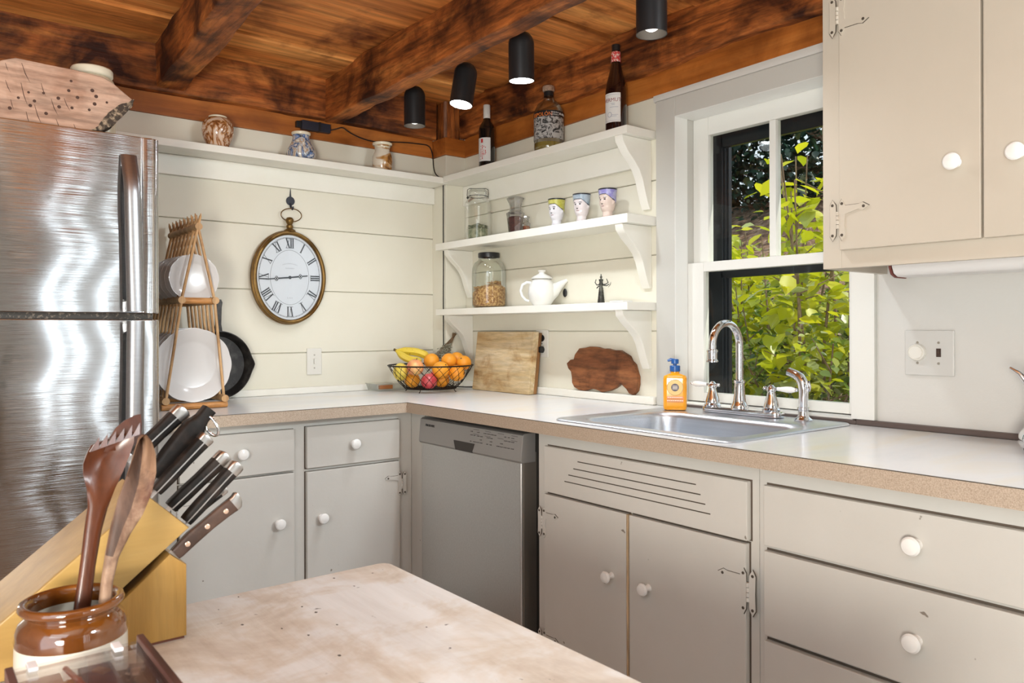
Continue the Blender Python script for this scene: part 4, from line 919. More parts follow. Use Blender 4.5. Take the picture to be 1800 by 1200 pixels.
tag(MB().prism([(a, b+.0044) for a, b in leaf], 'x', -.0225, -.003, .003, 2).build('leaf_board', wood('walnut_board', [(.10, .032, .012), (.24, .085, .03), (.33, .13, .048)], 'y', 11, 6, .5, .3, (6, (.42, .35, .3), .32, .5))), 'reddish brown leaf-shaped wooden board leaning on the wall under the shelves', 'serving board')
# ================================================================== FRUIT BASKET
BX, BY = -.295, -.262; RIMZ, BOTZ = 1.030, .930
WIRE = pm('basket_wire', (.022, .016, .012), .5, .7)
fb = thing('wire_basket', 'dark wire fruit basket on small feet in the counter corner', 'basket', (BX, BY, ZC))
RB = lambda q: .112+(.186-.112)*(q**.75)
circ = lambda r, z, n=48: [(BX+r*math.cos(2*PI*i/n), BY+r*math.sin(2*PI*i/n), z) for i in range(n)]
MB().tube(circ(.186, RIMZ, 60), .0030, 8, True).build('rim', WIRE, fb)
MB().tube(circ(.112, BOTZ, 48), .0026, 8, True).build('base_ring', WIRE, fb)
k = MB()
for sgn in (1, -1):
    for i in range(26):
        a0 = 2*PI*i/26; k.tube([(BX+RB(q)*math.cos(a0+sgn*q*.55), BY+RB(q)*math.sin(a0+sgn*q*.55), BOTZ+(RIMZ-BOTZ)*q) for q in (0, .25, .5, .75, 1)], .0011, 5)
for i in range(-4, 5):
    w_ = math.sqrt(max(0, .112**2-(i*.025)**2)); k.tube([(BX+i*.025, BY-w_, BOTZ), (BX+i*.025, BY+w_, BOTZ)], .0011, 5); k.tube([(BX-w_, BY+i*.025, BOTZ), (BX+w_, BY+i*.025, BOTZ)], .0011, 5)
k.build('wire_lattice', WIRE, fb)
for a in (-2.55, -.95, .6, 2.2):
    p = Vector((BX+.108*math.cos(a), BY+.108*math.sin(a), BOTZ)); d = Vector((math.cos(a), math.sin(a), 0))
    MB().tube([p, p+d*.003-U*.006, p+d*.006-U*.011, p+d*.009-U*.0137, p+d*.012-U*.012], .0018, 8).build('foot', WIRE, fb)
# fruit: (kind, position, radius)
FR = [['orange', -.279, -.245, 1.047, .035], ['orange', -.232, -.315, 1.049, .034], ['orange', -.165, -.275, 1.052, .034], ['orange', -.180, -.350, 1.040, .033], ['orange', -.300, -.355, 1.008, .038], ['orange', -.225, -.400, .998, .036],
      ['peach', -.389, -.287, 1.024, .037], ['pomegranate', -.352, -.345, .966, .035], ['mango', -.425, -.222, 1.000, .034], ['orange', -.374, -.230, .968, .034], ['orange', -.262, -.300, .966, .034], ['apple', -.236, -.345, .970, .0]]
FR = FR[:-1]
for it in range(120):
    for i in range(len(FR)):
        for j in range(i):
            A, B = FR[i], FR[j]; d = Vector(A[1:4])-Vector(B[1:4]); L = d.length; need = A[4]+B[4]-.001
            if L < need:
                d = d/L*(need-L)*.5
                for q in range(3): A[1+q] += d[q]; B[1+q] -= d[q]
        A = FR[i]; A[3] = max(A[3], BOTZ+A[4]+.001)
        lim = RB(min(1, max(0, (A[3]-BOTZ)/(RIMZ-BOTZ))))-A[4]-.002
        h = Vector((A[1]-BX, A[2]-BY)); 
        if A[3] < RIMZ+.01 and h.length > lim: h = h.normalized()*lim; A[1] = BX+h.x; A[2] = BY+h.y
ORANGE = pm('orange_peel', (.80, .28, .015), .42, n=(5, (.85, .38, .03), .4, .65), bp=(300, .25))
def grad(name, a, b_, c_, axis=2, rough=.4):
    m, nt, b = newmat(name); f = noise_tex(nt, coords(nt, (1, 1, 1), True), 16, 4, .6, .3); nt.links.new(ramp(nt, f, [(.38, a), (.5, b_), (.64, c_)]), b.inputs['Base Color']); b.inputs['Roughness'].default_value = rough; return m
PEACH = grad('peach_skin', (.72, .20, .10), (.80, .36, .14), (.82, .55, .20)); POM = grad('pomegranate_skin', (.28, .012, .025), (.45, .03, .04), (.58, .10, .10), rough=.3); MANGO = grad('mango_skin', (.72, .48, .05), (.80, .60, .10), (.62, .50, .06))
STEMC = pm('fruit_stem', (.10, .07, .03), .8)
olab = ['orange at the back of the basket, nearest the bananas', 'orange at the middle of the top of the fruit pile', 'topmost orange by the dried herb stems', 'orange on top at the cutting board side of the basket', 'large orange low at the front center of the basket', 'orange pressed against the front wires nearest the cutting board', 'orange deep in the basket beneath the blushed peach', 'orange at the basket bottom behind the red pomegranate']
oi = 0
for kd, x, y, z, r in FR:
    if kd == 'orange':
        t = thing('orange', olab[oi], 'orange', (x, y, z-r), 'oranges in the wire basket'); oi += 1
        MB().ball((x, y, z), r, 28, (1, 1, .97)).build('peel', ORANGE, t, 180)
        M = Matrix.Translation((x, y, z)) @ Matrix.Rotation(oi*1.3, 4, 'Z') @ Matrix.Rotation(.9, 4, 'X')
        bm2 = MB().lathe([(0, r*.985), (.004, r*.985), (.003, r*1.01), (0, r*1.012)], (0, 0, 0), 7).bm; k = MB(); k._merge(bm2, 0, M); k.build('stem_end', STEMC, t)
    else:
        lab = {'peach': 'blushed red and yellow peach in the middle of the fruit basket', 'pomegranate': 'dark red pomegranate at the bottom of the fruit basket', 'mango': 'small yellow mango at the banana end of the fruit basket'}[kd]
        t = thing(kd, lab, kd, (x, y, z-r))
        k = MB(); k.ball((x, y, z), r, 28, (1.0, 1.0, .95) if kd != 'mango' else (.92, 1.0, 1.15)); k.build('skin', {'peach': PEACH, 'pomegranate': POM, 'mango': MANGO}[kd], t, 180)
        if kd == 'pomegranate':
            k = MB()
            for i in range(6):
                a = i*PI/3; M = Matrix.Translation((x, y, z)) @ Matrix.Rotation(.5, 4, 'Y'); bm2 = MB().tube([(.005*math.cos(a), .005*math.sin(a), r*.93), (.008*math.cos(a), .008*math.sin(a), r*1.22)], [.0035, .0008], 6).bm; k._merge(bm2, 0, M)
            k.build('crown', POM, t)
        else:
            M = Matrix.Translation((x, y, z)) @ Matrix.Rotation(.3, 4, 'X'); bm2 = MB().tube([(0, 0, r*.92), (.002, 0, r*1.14)], [.0022, .0018], 7).bm; k = MB(); k._merge(bm2, 0, M); k.build('stem', STEMC, t)
BAN = pm('banana_skin', (.72, .52, .05), .45, n=(9, (.62, .47, .06), .4, .7)); BANS = pm('speckled_banana_skin', (.70, .52, .04), .45, n=(70, (.16, .08, .02), .60, .70))
def banana(label, pts, r, m):
    # smooth the path
    P = [Vector(p) for p in pts]
    for _ in range(2):
        Q = [P[0]]
        for a, b in zip(P, P[1:]): Q += [a*.75+b*.25, a*.25+b*.75]
        P = Q+[P[-1]]
    n = len(P); rs = []
    for i in range(n):
        s = i/(n-1); rs.append(r*(.34 if s < .16 else min(1, .34+(s-.16)*3.6) if s < .36 else 1 if s < .80 else max(.3, 1-(s-.80)*3.6)))
    t = thing('banana', label, 'banana', tuple(P[n//2]-Vector((0, 0, r))))
    i0 = max(2, int(n*.16))
    MB().tube(P[i0-1:], rs[i0-1:], 7).build('skin', m, t, 25)
    MB().tube(P[:i0], rs[:i0], 7).build('stem', STEMC if m is BANS else pm('banana_stem', (.20, .12, .03), .7), t, 25)
banana('yellow banana with stem pointing up over the basket rim', [(-.412, -.158, 1.096), (-.400, -.175, 1.080), (-.380, -.195, 1.060), (-.355, -.222, 1.050), (-.332, -.245, 1.052)], .0165, BAN)
banana('speckled ripe banana lying across the top of the basket', [(-.408, -.140, 1.098), (-.385, -.140, 1.090), (-.350, -.160, 1.090), (-.318, -.185, 1.086), (-.290, -.205, 1.074), (-.275, -.212, 1.062)], .0185, BANS)
# dried herb bunch
hb = thing('herb_bunch', 'bunch of dried herb stems standing in the corner behind the oranges', 'dried herbs', (-.16, -.155, 1.04))
tie = Vector((-.085, -.128, 1.150)); r_ = random.Random(4)
k = MB(); lf = MB()
for i in range(34):
    a = r_.uniform(0, 2*PI); e = Vector((-.178+.030*math.cos(a), -.165+.018*math.sin(a), 1.052+.030*math.sin(a*1.7+i))); s0 = tie+Vector((r_.uniform(-.004, .004), r_.uniform(-.004, .004), r_.uniform(-.004, .004)))
    top = s0+(s0-e).normalized()*.022+Vector((r_.uniform(-.004, .004), r_.uniform(-.003, .003), 0))
    k.tube([top, s0, s0.lerp(e, .5)+Vector((0, 0, r_.uniform(-.006, .006))), e], [.0011, .0012, .001, .0007], 5)
    for j in range(9):
        p = s0.lerp(e, r_.uniform(.45, 1.05)); M = Matrix.Translation(p+Vector((r_.uniform(-.006, .006), r_.uniform(-.006, .006), r_.uniform(-.006, .006)))) @ Matrix.Rotation(r_.uniform(0, 6), 4, 'Z') @ Matrix.Rotation(r_.uniform(0, 6), 4, 'X')
        lf.box((-.007, -.0022, -.0006), (.007, .0022, .0006), 0, 1, 0, M)
k.build('stems', pm('dry_stem', (.20, .13, .07), .8), hb); o = lf.build('dry_leaves', pm('dry_leaf', (.20, .21, .15), .8, n=(60, (.38, .36, .28), .4, .6)), hb)
MB().tube([tie+Vector((.006*math.cos(a), .006*math.sin(a), .004*math.cos(a))) for a in [i*PI/5 for i in range(10)]], .0022, 6, True).build('tie', pm('tie_brown', (.07, .04, .02), .8), hb)
gd = thing('glass_dish', 'low clear glass dish with a wooden strip, behind the fruit basket', 'dish', (-.37, -.10, ZC))
R = [rr(-.35, -.085, .135, .058, .02, ZC+.002), rr(-.35, -.085, .145, .062, .022, ZC+.03), rr(-.35, -.085, .150, .0635, .024, ZC+.034), rr(-.35, -.085, .143, .060, .022, ZC+.030), rr(-.35, -.085, .132, .055, .018, ZC+.006)]
MB().loft(R, cap0=True, cap1=True).build('dish', GLASS, gd, 60)
tag(MB().box((-.465, -.115, ZC+.008), (-.40, -.100, ZC+.026), .002).build('wooden_strip', TRIMW['x']), 'small wooden strip lying in the clear glass dish', 'wooden strip')

# ================================================================== DISH RACK, PLATES, SKILLET
RACKW = wood('rack_wood', [(.36, .19, .08), (.56, .33, .15), (.68, .45, .24)], 'z', 26, 8, .5, .25, (8, (.6, .52, .45), .3, .45), fine=.3)
RACKO = wood('rack_wood_orange', [(.40, .17, .05), (.56, .26, .08), (.62, .33, .12)], 'x', 26, 8, .45, .25)
rk = thing('plate_rack', 'folding wooden dowel plate rack standing beside the refrigerator', 'rack', (-1.33, -.22, ZC))
def rail(pts, r, nm, m=RACKW): return MB().tube(pts, r, 16).build(nm, m, rk)
Y0, Y1 = -.402, -.055
rail([(-1.320, Y0, 1.543), (-1.320, Y1, 1.543)], .0125, 'ridge_rail')
for x, z in ((-1.264, 1.289), (-1.376, 1.289), (-1.232, .947), (-1.428, .947)): rail([(x, Y0, z), (x, Y1, z)], .0125, 'rail')
for y in (Y0+.014, Y1-.01):
    rail([(-1.376, y, 1.287), (-1.264, y, 1.287)], .0115, 'crossbar', RACKO); rail([(-1.44, y, .9256), (-1.222, y, .9256)], .0108, 'crossbar', RACKO)
ND = 8
for sx, s in ((-1.264, 1), (-1.376, -1)):
    base = -1.232 if s > 0 else -1.428; first = None
    for i in range(ND):
        y = Y0+.010+i*(Y1-Y0-.02)/(ND-1)+s*.0045
        if first is None:
            k = MB(); a = Vector((sx, y, 1.292)); b = Vector((-1.320+s*.002, y, 1.540)); d = (b-a).normalized(); e = b+d*.050
            k.tube([a, b, e-d*.012, e], [.0050, .0050, .0047, .0012], 12); first = k.build('dowel', RACKW, rk)
            k = MB(); k.tube([(base, y, .945), (sx, y, 1.29)], .0050, 12); low = k.build('dowel', RACKW, rk); y0_ = y
        else:
            c = dup(first); c.location = first.location+Vector((0, y-y0_, 0)); c = dup(low); c.location = low.location+Vector((0, y-y0_, 0))
def plate_mb(R, rim_wave, n=96):
    pr = [(0, .0035), (.52, .0035), (.57, .001), (.60, .0015), (.66, .007), (.80, .012), (1, .0185), (1.0, .0205), (.985, .021), (.80, .0145), (.66, .0095), (.60, .0052), (0, .0048)]
    k = MB(); k.lathe([(r*R, z*R/.128) for r, z in pr], (0, 0, 0), n)
    for v in k.bm.verts:
        q = math.hypot(v.co.x, v.co.y)/R
        if q > .7:
            a = math.atan2(v.co.y, v.co.x); f = 1+rim_wave*abs(math.cos(a*6))*(q-.7)/.3; v.co.x *= f; v.co.y *= f
    bmesh.ops.rotate(k.bm, verts=k.bm.verts[:], cent=(0, 0, 0), matrix=Matrix.Rotation(PI/2, 3, 'X'))
    return k
PLATE = pm('white_plate', (.60, .585, .575), .22, coat=.4)
sl_ = ['front small white plate in the upper tier of the rack', 'second small white plate from the front in the upper rack tier', 'third small white plate in the upper rack tier', 'small white plate fourth from the front in the upper rack tier', 'rearmost small white plate in the upper rack tier']
ll_ = ['front large white dinner plate in the lower tier of the rack', 'second large dinner plate from the front in the lower rack tier', 'third large dinner plate in the lower rack tier', 'rearmost large dinner plate in the lower rack tier']
dy = (Y1-Y0-.02)/(ND-1)
first = None
for i in range(5):
    if first is None: first = o = plate_mb(.082, .02).build('plate', PLATE, None, 50, at=(0, 0, 0))
    else: o = dup(first)
    o.location = (-1.328-i*.004, Y0+.010+(i+.62)*dy, 1.3655); o.rotation_euler = (-.05, i*.6, 0); tag(o, sl_[i], 'plate', 'small plates in the rack')
first = None
for i in range(4):
    if first is None: first = o = plate_mb(.126, .018).build('plate', PLATE, None, 50, at=(0, 0, 0))
    else: o = dup(first)
    o.location = (-1.332-i*.002, Y0+.010+(i+.62)*dy, 1.0655); o.rotation_euler = (-.03, i*.5, 0); tag(o, ll_[i], 'plate', 'dinner plates in the rack')
IRON = pm('cast_iron', (.028, .026, .025), .42, .35, n=(18, (.075, .07, .065), .45, .65), bp=(120, .25))
pan = thing('cast_iron_skillet', 'black cast iron skillet leaning against the planks behind the plate rack', 'skillet', (-1.15, -.05, ZC))
k = MB(); k.lathe([(0, 0), (.112, 0), (.118, .003), (.133, .042), (.134, .047), (.131, .048), (.127, .044), (.113, .007), (0, .005)], (0, 0, 0), 64)
for v in k.bm.verts:
    a = math.atan2(v.co.y, v.co.x); s = max(math.exp(-((a)/.16)**2), math.exp(-((abs(a)-PI)/.16)**2)); q = math.hypot(v.co.x, v.co.y)
    if v.co.z > .03 and q > .12: f = 1+.085*s; v.co.x *= f; v.co.z -= .004*s
PM = Matrix.Translation((-1.15, -.026, 1.0495)) @ Matrix.Rotation(PI/2, 4, 'X')
bmesh.ops.transform(k.bm, matrix=PM, verts=k.bm.verts[:]); k.build('pan', IRON, pan, 45)
k = MB(); k.prism([(-.017, .128), (.017, .128), (.012, .16), (.014, .225), (.017, .245), (.012, .257), (-.012, .257), (-.017, .245), (-.014, .225), (-.012, .16)], 'z', .034, .046, .004, 2); bmesh.ops.transform(k.bm, matrix=PM, verts=k.bm.verts[:]); k.build('handle', IRON, pan)

# ================================================================== REFRIGERATOR AND WHAT STANDS ON IT
fr = thing('refrigerator', 'stainless steel top-freezer refrigerator with two long curved handles', 'refrigerator', (-1.93, -.4, 0))
MB().box((-2.32, -.735, .02), (-1.548, -.04, 1.722), .006).build('body', pm('fridge_side', (.20, .20, .20), .45, .3), fr)
def fdoor(z0, z1, nm):
    pts = [(-2.32, -.738), (-2.32, -.792), (-2.312, -.80), (-1.594, -.80), (-1.591, -.7965), (-1.588, -.80), (-1.565, -.800)]
    for i in range(7): a = -PI/2+i*PI/12; pts.append((-1.565+.0215*math.cos(a), -.7785+.0215*math.sin(a)))
    pts += [(-1.5435, -.745), (-1.547, -.738)]
    return MB().prism(pts, 'z', z0, z1, .003, 2).build(nm, STEEL_F, fr, 50)
fz = fdoor(1.234, 1.730, 'freezer_door'); dr = fdoor(.09, 1.216, 'door')
MB().box((-2.31, -.775, 1.216), (-1.56, -.737, 1.234)).build('gasket', pm('gasket_dark', (.04, .035, .03), .6, n=(120, (.16, .13, .10), .55, .62)), fr)
MB().box((-2.30, -.735, 1.722), (-1.56, -.10, 1.7328), .002).build('top_panel', pm('fridge_top_grey', (.22, .22, .22), .5), fr)
def fhandle(par, z0, z1, up_):
    k = MB(); n = 16; rings = []
    for i in range(n+1):
        s = i/n; z = z0+(z1-z0)*s; bow = .012+.034*min(1, s*5) if True else 0
        xw = .0215+.0015*s; xc = -1.628+.010*s; y = -.80-bow
        rings.append([(xc+xw, y+.004, z), (xc+xw-.004, y-.006, z), (xc+xw*.4, y-.012, z), (xc-xw*.4, y-.012, z), (xc-xw+.004, y-.006, z), (xc-xw, y+.004, z), (xc-xw+.006, y+.012, z), (xc+xw-.006, y+.012, z)])
    k.loft(rings, cap0=True, cap1=True)
    zz = (z1, z1-.03*(1 if z1 > z0 else -1))
    k.box((-1.636, -.842, min(zz)), (-1.602, -.798, max(zz)), .003); zz = (z0, z0+.03*(1 if z1 > z0 else -1)); k.box((-1.645, -.815, min(zz)), (-1.612, -.799, max(zz)), .003)
    return k.build('handle', STEEL_H, par, 40)
fhandle(fz, 1.672, 1.238, 1); fhandle(dr, .55, 1.212, -1)

SLABW = wood('slab_wood', [(.32, .18, .12), (.53, .345, .25), (.66, .475, .37)], 'x', 11, 7, .7, .5, (6, (.68, .55, .48), .3, .5), fine=.4)
sb_ = thing('wood_slab', 'thick pinkish live-edge wood slab standing on the refrigerator', 'wood slab', (-1.78, -.72, 1.733))
pts = [(-2.06, 1.86), (-1.9411, 1.8766), (-1.9165, 1.8892), (-1.8883, 1.9008), (-1.8208, 1.8983), (-1.7538, 1.8969), (-1.684, 1.8915), (-1.6553, 1.8773), (-1.6299, 1.8581), (-1.6078, 1.8421), (-1.6189, 1.8178), (-1.641, 1.7899), (-1.6628, 1.7623), (-1.6879, 1.7434), (-1.72, 1.7338), (-2.06, 1.7338)]
k = MB(); k.prism(pts, 'y', -.765, -.69, .006, 2)
r_ = random.Random(12)
for u, v in ((410, 560), (465, 600), (345, 628), (255, 608), (165, 620), (430, 683), (540, 678), (575, 628), (350, 690), (270, 752), (175, 712), (55, 752), (105, 670), (200, 675), (425, 487), (560, 530), (655, 602), (585, 570)):
    x = -1.923+(u/4)*.00152; z = 1.888-(v/4-105)*.00148-(u/4)*.00; r = r_.uniform(.0032, .0052)
    k.prism([(x+r*math.cos(a), z+r*1.0*math.sin(a)) for a in [i*PI/5 for i in range(10)]], 'y', -.7656, -.7645, 0, 1, 1)
for u, v, L, tl in ((30, 440, 60, .25), (125, 420, 130, .3), (30, 560, 90, .3), (120, 560, 160, .2), (200, 700, 140, .25), (300, 640, 120, .3), (330, 780, 100, .35), (150, 760, 90, .2), (440, 800, 90, .4), (60, 690, 70, .2), (240, 540, 90, .25), (380, 620, 90, .35)):
    x = -1.923+(u/4)*.00152; z = 1.888-(v/4-105)*.00148; L *= .00037
    k.prism([(x-.0003, z), (x+.0005, z), (x+tl*L*.5+.0009, z-L*.5), (x+tl*L*1.3+.0002, z-L), (x+tl*L*.5-.0002, z-L*.55)], 'y', -.7655, -.7645, 0, 1, 1)
k.build('slab', [SLABW, pm('slab_crack', (.075, .04, .03), .9)], sb_)
k = MB(); edge = [(-1.6085, 1.8415), (-1.6189, 1.8178), (-1.641, 1.7899), (-1.6628, 1.7623), (-1.6879, 1.7452), (-1.722, 1.7365)]
r_ = random.Random(3)
n = 40; rows = []
for j in range(12):
    row = []
    for i in range(n+1):
        s = i/n*(len(edge)-1); a = int(min(s, len(edge)-2)); f = s-a; x = edge[a][0]+(edge[a+1][0]-edge[a][0])*f; z = edge[a][1]+(edge[a+1][1]-edge[a][1])*f
        q = j/11; inw = .030*max(0, 1-q*4)*math.sin(PI*min(1, i/n*1.0+.02)); dx, dz = -.8*inw, .6*inw
        y = -.768+.074*max(0, (q-.25)/.75)
        nz_ = noise.noise_vector(Vector((x*70, y*60, z*70)))
        row.append((x+dx+.004+abs(nz_.x)*.004, y-abs(nz_.y)*.003, max(1.7342, z+dz-.002+nz_.z*.004)))
    rows.append(row)
V = [[k.bm.verts.new(p) for p in r] for r in rows]
for a, b in zip(V, V[1:]):
    for i in range(n): k.bm.faces.new((a[i], a[i+1], b[i+1], b[i]))
k.build('bark_edge', pm('bark', (.055, .04, .03), .95, n=(75, (.42, .32, .22), .48, .66), bp=(90, 1.0)), sb_, 25)
jx, jy = -1.682, -.60
jr = thing('stoneware_jar', 'cream stoneware jar standing behind the wood slab on the refrigerator', 'jar', (jx, jy, 1.733))
MB().lathe([(0, 1.7332), (.056, 1.7332), (.062, 1.74), (.064, 1.90), (.058, 1.922), (.049, 1.930)], (jx, jy, 0), 36).build('body', CRM, jr, 60)
MB().lathe([(.047, 1.930), (.053, 1.931), (.056, 1.936), (.056, 1.950), (.053, 1.955), (.047, 1.955), (.045, 1.94)], (jx, jy, 0), 36).build('rim', pm('pale_rim', (.74, .70, .56), .4), jr, 60)

# ================================================================== TRACK LIGHTS
tr_ = thing('light_track', 'black lighting track fixed along the side of the ceiling joist', 'light track', (-.60, -1.2, 2.12))
MB().box((-.6015, -2.3, 2.135), (-.585, -.30, 2.165), .002).build('rail', BLACKM, tr_)
BULB = {False: pm('bulb_glow', (1, 1, 1), .5, emit=((1, .96, .90), 3)), True: pm('bulb_glare', (1, 1, 1), .5, emit=((.96, .98, 1), 40))}; INNER = {False: pm('reflector_grey', (.10, .085, .07), .5), True: pm('reflector_white', (.7, .7, .7), .4)}
def lamp(x, y, z, label, tilt, power, hot):
    t = thing('spotlight', label, 'spotlight', (x, y, z), 'black track spotlights')
    M = Matrix.Translation((x, y, z)) @ Matrix.Rotation(tilt[0], 4, 'X') @ Matrix.Rotation(tilt[1], 4, 'Y')
    def put(k, nm, m, ang=50): 
        bmesh.ops.transform(k.bm, matrix=M, verts=k.bm.verts[:]); return k.build(nm, m, t, ang, recalc=False)
    dome = [(.041*math.cos(a), .037+.041*math.sin(a)) for a in [i*PI/2/8 for i in range(9)]]
    put(MB().lathe([(.0388, -.077), (.041, -.077)]+[(.041, -.05)]+dome, (0, 0, 0), 40), 'shade', BLACK)
    put(MB().lathe([(.0388, -.0765), (.0386, -.04), (.034, -.005), (.015, .01), (0, .012)], (0, 0, 0), 40), 'reflector', INNER[hot])
    put(MB().ball((0, 0, -.044 if not hot else -.046), .025 if not hot else .0345, 24, (1, 1, 1)), 'bulb', BULB[hot], 180)
    k = MB(); k.tube([(x-.036, y+.0, z+.045), (x-.058, y, z+.056), (x-.005-.066, y, z+.072), (-.594, y, 2.137)] if x-.07 > -.594 else [(x, y, z+.07), (-.594, y, 2.137)], .0055, 10); k.build('arm', CHROME, t)
    d = bpy.data.lights.new('spot_beam', 'SPOT'); d.energy = power; d.color = (.88, .95, 1); d.spot_size = math.radians(158); d.spot_blend = 1.0; d.shadow_soft_size = .028
    o = bpy.data.objects.new('spot_beam', d); COL.objects.link(o); o.parent = t
    ax = M.to_3x3() @ Vector((0, 0, -1)); o.location = ax*.083; o.rotation_euler = ax.to_track_quat('-Z', 'Y').to_euler()
lamp(-.560, -.570, 2.052, 'black spotlight nearest the clock wall, its round bulb showing', (0, 0), 11, False)
lamp(-.560, -.905, 2.054, 'black spotlight glaring white, second from the clock wall', (.0, .18), 24, True)
lamp(-.575, -1.245, 2.054, 'black spotlight glaring white, third from the clock wall', (.05, -.05), 30, True)
lamp(-.560, -1.775, 2.045, 'black spotlight above the window, largest, bulb showing in its ring', (0, 0), 21, False)
pb = thing('track_power_box', 'black power connector box on the brown trim above the vases', 'power box', (-.73, -.03, 2.056))
MB().box((-.790, -.040, 2.037), (-.660, -.0145, 2.076), .003).build('box', BLUEBLK, pb)
MB().box((-.716, -.0425, 2.036), (-.706, -.0145, 2.077), .001).box((-.812, -.034, 2.044), (-.790, -.0145, 2.070), .002).build('clip', BLACK, pb)
k = MB(); pts = [(-.660, -.030, 2.052), (-.635, -.040, 2.060), (-.615, -.062, 2.068), (-.585, -.055, 2.052), (-.52, -.045, 2.036), (-.45, -.030, 2.034), (-.38, -.027, 2.045), (-.28, -.022, 2.058), (-.20, -.022, 2.062), (-.152, -.022, 2.064), (-.136, -.026, 2.040), (-.131, -.030, 2.0), (-.131, -.034, 1.955), (-.1285, -.045, 1.925), (-.1235, -.075, 1.905), (-.1200, -.097, 1.893), (-.1205, -.101, 1.862), (-.1205, -.1005, 1.80), (-.121, -.1015, 1.70), (-.1195, -.0985, 1.60), (-.1210, -.1025, 1.50), (-.1205, -.0995, 1.38), (-.1215, -.101, 1.27), (-.1215, -.1015, 1.15), (-.122, -.104, 1.02), (-.122, -.11, .96), (-.11, -.13, .925), (-.075, -.17, .918), (-.030, -.24, .920), (-.032, -.32, .93)]
P = [Vector(p) for p in pts]
for _ in range(2):
    Q = [P[0]]
    for a, b in zip(P, P[1:]): Q += [a*.75+b*.25, a*.25+b*.75]
    P = Q+[P[-1]]
k.tube(P, .0026, 7); tag(k.build('cable', BLACK), 'thin black power cord running along the trim and down the corner post', 'cable')
pg = thing('power_plug', 'black plug pushed into the lower socket behind the cutting board', 'plug', (-.02, -.668, 1.10))
MB().prism([(-.694, 1.088), (-.668, 1.089), (-.655, 1.095), (-.655, 1.107), (-.668, 1.113), (-.694, 1.114)], 'x', -.030, -.0088, .003).build('body', BLACK, pg)
MB().tube([(-.020, -.656, 1.101), (-.022, -.645, 1.100), (-.022, -.63, 1.092), (-.018, -.60, 1.06)], .0028, 8).build('lead', BLACK, pg)
# ================================================================== WORK TABLE AND WHAT STANDS ON IT
ZTB = .76
tb = thing('work_table', 'worn pale plank-topped work table in the foreground', 'table', (-1.9, -2.3, 0))
m, nt, b_ = newmat('scrubbed_wood'); v = coords(nt, (1, .12, 1)); v1 = coords(nt)
f1 = noise_tex(nt, v, 26, 6, .65, .3); f2 = noise_tex(nt, v1, 5.5, 5, .65, .5); f3 = noise_tex(nt, v1, 60, 2, .5)
c = ramp(nt, f1, [(.30, (.44, .39, .34)), (.50, (.60, .58, .545)), (.72, (.70, .69, .67))])
c = mix(nt, c, ramp(nt, f2, [(.42, (.72, .72, .71)), (.54, (.56, .46, .35)), (.68, (.34, .22, .13))]), .55)
c = mix(nt, c, ramp(nt, f3, [(.20, (.12, .09, .08)), (.255, (1, 1, 1))]), .9, 'MULTIPLY')
nt.links.new(c, b_.inputs['Base Color']); b_.inputs['Roughness'].default_value = .62; bump(nt, b_, f1, .25, .004)
k = MB(); k.prism([(p[0], p[1]) for p in rr(-1.935, -2.40, .51, .507, .022, 0, 5)], 'z', ZTB-.042, ZTB, .007, 3)
r_ = random.Random(21)
k.build('top', m, tb, 40)
TL = wood('table_leg_wood', [(.30, .18, .09), (.42, .28, .16), (.52, .38, .24)], 'z', 12, 10)
for x, y in ((-1.50, -1.97), (-2.37, -1.97), (-1.50, -2.83), (-2.37, -2.83)): MB().box((x-.032, y-.032, 0), (x+.032, y+.032, ZTB-.042), .004).build('leg', TL, tb)
for lo, hi in (((-2.33, -1.985, .62), (-1.54, -1.96, ZTB-.042)), ((-2.33, -2.845, .62), (-1.54, -2.82, ZTB-.042)), ((-1.515, -2.79, .62), (-1.49, -2.0, ZTB-.042)), ((-2.385, -2.79, .62), (-2.36, -2.0, ZTB-.042))): MB().box(lo, hi, .002).build('apron', TL, tb)
k = MB()
for i in range(46):
    x, y = r_.uniform(-2.40, -1.45), r_.uniform(-2.85, -1.91); r = r_.uniform(.0009, .0024)
    k.prism([(x+r*math.cos(a)*r_.uniform(.6, 1.2), y+r*1.3*math.sin(a)) for a in [j*PI/4 for j in range(8)]], 'z', ZTB-.0005, ZTB+.00025)
o = k.build('dark_specks', GRIME_SHADE, tb); o['kind'] = 'stuff'

# ---- knife block: slanted body on an upright foot
KB = wood('block_beech', [(.25, .145, .040), (.34, .205, .060), (.40, .255, .085)], 'x', 9, 9, .4, .1, fine=.12, coat=.1)
KBV = wood('block_foot_beech', [(.28, .14, .028), (.38, .205, .046), (.44, .255, .07)], 'z', 13, 10, .4, .1, fine=.18, coat=.1)
kb = thing('knife_block', 'slanted light beech knife block on an upright foot on the table', 'knife block', (-1.95, -1.98, ZTB))
yN, yF = -2.04, -1.885
ax_ = Vector((.1663, 0, .1322)).normalized()      # long axis, pointing up to the knives
A = Vector((-1.8687, 0, .9642)); B = Vector((-1.815, 0, .9126)); L = .265
q = [A, B, B-ax_*L, A-ax_*L]
bmk = [(p.x, p.z) for p in q]
zmin = min(p[1] for p in bmk)
